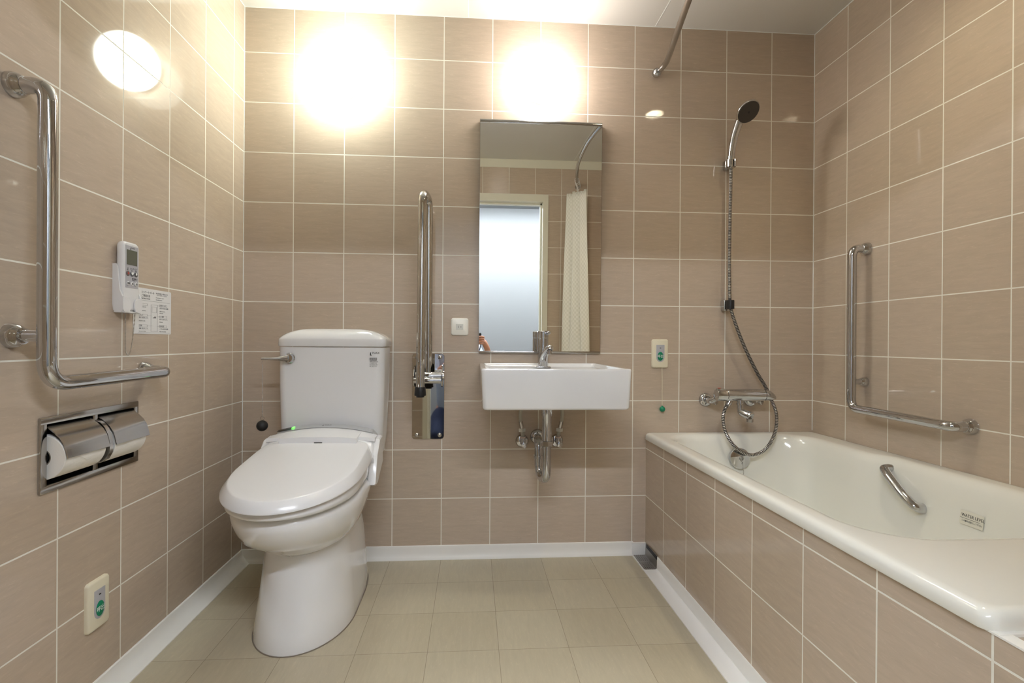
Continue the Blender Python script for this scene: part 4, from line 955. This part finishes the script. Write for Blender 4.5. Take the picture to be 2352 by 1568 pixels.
body = skin_mesh([[(pel, (0.115, 0.085)), (sp1, (0.11, 0.082)), (sp2, (0.125, 0.088)), (chs, (0.13, 0.086)), (nek, 0.055), (hd0, (0.062, 0.075)), (hd1, (0.076, 0.092)), (hd2, (0.06, 0.07))],
                  [(chs, (0.13, 0.086)), (shR, 0.052), (lerp(shR, elR, 0.5), 0.045), (elR, 0.039), (lerp(elR, wrR, 0.4), 0.037), (wrR, 0.026), (palm, (0.026, 0.033)), (kn, (0.019, 0.030))],
                  [(chs, (0.13, 0.086)), (shL, 0.052), (lerp(shL, elL, 0.5), 0.045), (elL, 0.039), (lerp(elL, wrL, 0.4), 0.037), (wrL, 0.026), (lerp(wrL, (0.90, -2.125, 0.815), 0.6), (0.028, 0.034)), ((0.90, -2.125, 0.815), (0.02, 0.03))],
                  [(pel, (0.115, 0.085)), (hipR, 0.072), (lerp(hipR, knR, 0.5), 0.066), (knR, 0.055), (lerp(knR, anR, 0.4), 0.052), (anR, 0.036), (toR, 0.028)],
                  [(pel, (0.115, 0.085)), (hipL, 0.072), (lerp(hipL, knL, 0.5), 0.066), (knL, 0.055), (lerp(knL, anL, 0.4), 0.052), (anL, 0.036), (toL, 0.028)]], 'body', M_SKIN, person)
# right hand: four fingers round the front of the grip, thumb behind
for i, (dz, ln) in enumerate(((0.024, 0.95), (0.006, 1.0), (-0.013, 0.94), (-0.031, 0.8))):
    a = (1.012-0.004*i*0, -2.098, 0.850+dz*0.9)
    pts = [a, (1.007, -2.072, 0.857+dz), (0.995, -2.058, 0.858+dz), (0.975-0.006*ln, -2.053, 0.857+dz), (0.962-0.010*ln, -2.056, 0.855+dz)]
    f_ = skin_mesh([[(pts[0], 0.0105), (pts[1], 0.0098), (pts[2], 0.0092), (pts[3], 0.0084), (pts[4], 0.0068)]], 'finger', M_SKIN, body)
skin_mesh([[((1.018, -2.128, 0.838), 0.013), ((1.003, -2.143, 0.856), 0.011), ((0.984, -2.146, 0.870), 0.0095), ((0.966, -2.143, 0.876), 0.0075)]], 'thumb', M_SKIN, body)
for i, dz in enumerate((0.02, 0.004, -0.012, -0.028)):
    skin_mesh([[((0.895, -2.122, 0.815), 0.010), ((0.905, -2.10, 0.818), 0.0098), ((0.912+dz*0.3, -2.085+dz*0.1, 0.826), 0.009), ((0.914+dz, -2.07+dz*0.2, 0.836), 0.0078)]], 'finger', M_SKIN, body)
shirt = skin_mesh([[((PX, PY, 0.205), (0.150, 0.118)), (sp1, (0.150, 0.112)), (sp2, (0.162, 0.116)), (chs, (0.160, 0.110)), ((PX, PY+0.03, 0.87), (0.085, 0.075))],
                   [(chs, (0.160, 0.110)), (shR, 0.063), (lerp(shR, elR, 0.5), 0.056), (elR, 0.049), (lerp(elR, wrR, 0.30), 0.046)],
                   [(chs, (0.160, 0.110)), (shL, 0.063), (lerp(shL, elL, 0.5), 0.056), (elL, 0.049), (lerp(elL, wrL, 0.30), 0.046)]], 'shirt', M_SHIRT, person)
skin_mesh([[((PX, PY, 0.36), (0.130, 0.100)), (pel, (0.142, 0.110)), (hipR, 0.098), (lerp(hipR, knR, 0.5), 0.083), (knR, 0.062), (lerp(knR, anR, 0.4), 0.059), (lerp(knR, anR, 0.92), 0.045)],
           [(pel, (0.142, 0.110)), (hipL, 0.098), (lerp(hipL, knL, 0.5), 0.083), (knL, 0.062), (lerp(knL, anL, 0.4), 0.059), (lerp(knL, anL, 0.92), 0.045)]], 'trousers', M_NAVY, person)
for tp, an_ in ((toR, anR), (toL, anL)):
    skin_mesh([[((an_[0], an_[1]-0.03, 0.065), 0.043), ((tp[0], tp[1]+0.06, 0.045), 0.042), ((tp[0], tp[1]-0.01, 0.035), 0.034)]], 'shoe', M_BLK, person)
hx_, hy_, hz_ = PX+0.005, PY+0.06, 1.025
hm = MB()
hm.lathe([(-0.02, 0.094), (0.02, 0.096), (0.06, 0.085), (0.085, 0.06), (0.1, 0.03), (0.103, 0.0)], (hx_, hy_-0.020, hz_+0.02), (0, -0.18, 1), 28)
hm.lathe([(-0.06, 0.05), (-0.02, 0.082), (0.03, 0.088), (0.07, 0.07)], (hx_, hy_-0.036, hz_), (0, 0, 1), 24).build('hair', M_HAIR, person, ang=60)
nm = MB().tube([(hx_, hy_+0.082, hz_+0.012), (hx_, hy_+0.098, hz_-0.015), (hx_, hy_+0.088, hz_-0.028)], [0.006, 0.012, 0.009], 12); nm.build('nose', M_SKIN, body)
for s_ in (-1, 1):
    MB().ball((hx_+s_*0.031, hy_+0.0735, hz_+0.002), 0.0085, 16).build('eye', M_DARK, body)
    MB().lathe([(-0.004, 0.0), (-0.004, 0.018), (0.004, 0.022), (0.006, 0.012), (0.004, 0.0)], (hx_+s_*0.080, hy_+0.002, hz_-0.004), (s_, 0.1, 0), 18).build('ear', M_SKIN, body)
MB().tube([(hx_-0.022, hy_+0.076, hz_-0.052), (hx_, hy_+0.084, hz_-0.054), (hx_+0.022, hy_+0.076, hz_-0.052)], [0.003, 0.006, 0.003], 12).build('mouth', mat('lips', (150, 84, 76), 0.5, bump=0.02, bscale=100), body)
cam_ = empty('camera', (0.92, -2.13, 0.84), 'black digital camera held by the photographer, seen in mirror', 'camera')
cb = MB(); cb.rbox(0.862, -2.148, 0.835, 0.972, -2.098, 0.925, 0.010, 3).rbox(0.895, -2.140, 0.92, 0.943, -2.098, 0.950, 0.008, 3); cb.build('camera_body', M_DARK, cam_)
MB().rbox(0.962, -2.140, 0.835, 0.992, -2.068, 0.915, 0.010, 3).build('hand_grip', M_BLK, cam_)
MB().lathe([(0, 0.032), (0.006, 0.033), (0.02, 0.033), (0.022, 0.031), (0.034, 0.031), (0.036, 0.029), (0.036, 0.0)], (0.9193, -2.098, 0.8927), (0, 1, 0), 36).build('lens', M_BLK, cam_)
st = spline([(0.968, -2.125, 0.905), (0.992, -2.135, 0.86), (0.986, -2.15, 0.80), (0.965, -2.17, 0.74), (0.92, -2.19, 0.70), (0.86, -2.18, 0.74), (0.855, -2.135, 0.88)], 10)
MB().tube(st, 0.0075, 10, flat=[0.25]*len(st)).build('neck_strap', M_BLK, cam_)

# ------------------------------------------------------------------ water level sticker, laid on the tub wall
wl = empty('water_level_sticker', (2.288, -0.80, 0.41), 'clear water level sticker on the bathtub inner wall', 'sticker')
# wall of the tub there (x as a function of height), read off the shell
SY, SZ = -0.750, 0.402
pa = Vector((wallx(SY, SZ), SY, SZ)); pb_ = Vector((wallx(SY-0.062, SZ), SY-0.062, SZ)); pc_ = Vector((wallx(SY, SZ+0.03), SY, SZ+0.03))
Rw = (pb_-pa).normalized(); Uw = (pc_-pa).normalized(); Uw = (Uw-Rw*Uw.dot(Rw)).normalized(); Nw = Rw.cross(Uw)
p0 = pa+Nw*0.0028
ring = [p0+Rw*a+Uw*b for a, b, _ in rr(0.031, 0.012, 0.032, 0.019, 0.003, 0, 4)]
MB().loft([ring, [p+Nw*0.0004 for p in ring]]).build('label_film', mat('pale_label_film', (226, 224, 212), 0.25, bump=0.01, bscale=80), wl, smooth=False)
p1 = p0+Nw*0.0006
text('label_print', [('WATER LEVEL', p1+Rw*0.003+Uw*0.0145, 0.0086, 'LEFT', 0.84), ('この線を目安にして下さい', p1+Rw*0.005+Uw*0.0015, 0.0042, 'LEFT', 0.80)], (Rw, Uw), M_INK, wl)
lr = [p1+Rw*a+Uw*b for a, b in ((0, 0.0098), (0.054, 0.0098), (0.054, 0.0106), (0, 0.0106))]
MB().loft([lr, [p+Nw*0.0002 for p in lr]]).build('level_line', M_INK, wl, smooth=False)

# ------------------------------------------------------------------ camera and render look
cd = bpy.data.cameras.new('view'); co = bpy.data.objects.new('view_camera', cd); COL.objects.link(co)
pitch, roll_, yaw = -0.001, 0.0064, 0.0657
f_ = 1136.82; ccx, ccy = 1160.11, 786.30
fw = Vector((sin(yaw)*cos(pitch), cos(yaw)*cos(pitch), sin(pitch))); rt = Vector((cos(yaw), -sin(yaw), 0)); upv = rt.cross(fw)
r2 = rt*cos(roll_)+upv*sin(roll_); u2 = -rt*sin(roll_)+upv*cos(roll_)
Mx = Matrix((r2, u2, -fw)).transposed().to_4x4(); Mx.translation = Vector((0.9193, -2.0491, 0.8927))
co.matrix_world = Mx
cd.sensor_fit = 'HORIZONTAL'; cd.sensor_width = 36.0; cd.lens = 36.0*f_/2352
cd.shift_x = (1176-ccx)/2352; cd.shift_y = (ccy-784)/2352
cd.clip_start = 0.01; cd.clip_end = 50
SC.camera = co
wd = bpy.data.worlds.new('world'); SC.world = wd; wd.use_nodes = True
wd.node_tree.nodes['Background'].inputs['Color'].default_value = (0.02, 0.02, 0.022, 1)
wd.node_tree.nodes['Background'].inputs['Strength'].default_value = 0.5
SC.view_settings.view_transform = 'Standard'; SC.view_settings.look = 'None'
SC.view_settings.exposure = 2.03; SC.view_settings.gamma = 1.0; SC.view_settings.use_curve_mapping = False
try:
    SC.cycles.use_denoising = True
    SC.cycles.max_bounces = 10; SC.cycles.diffuse_bounces = 6; SC.cycles.glossy_bounces = 6
    SC.cycles.sample_clamp_indirect = 6.0
    SC.cycles.caustics_reflective = False; SC.cycles.caustics_refractive = False
except Exception: pass
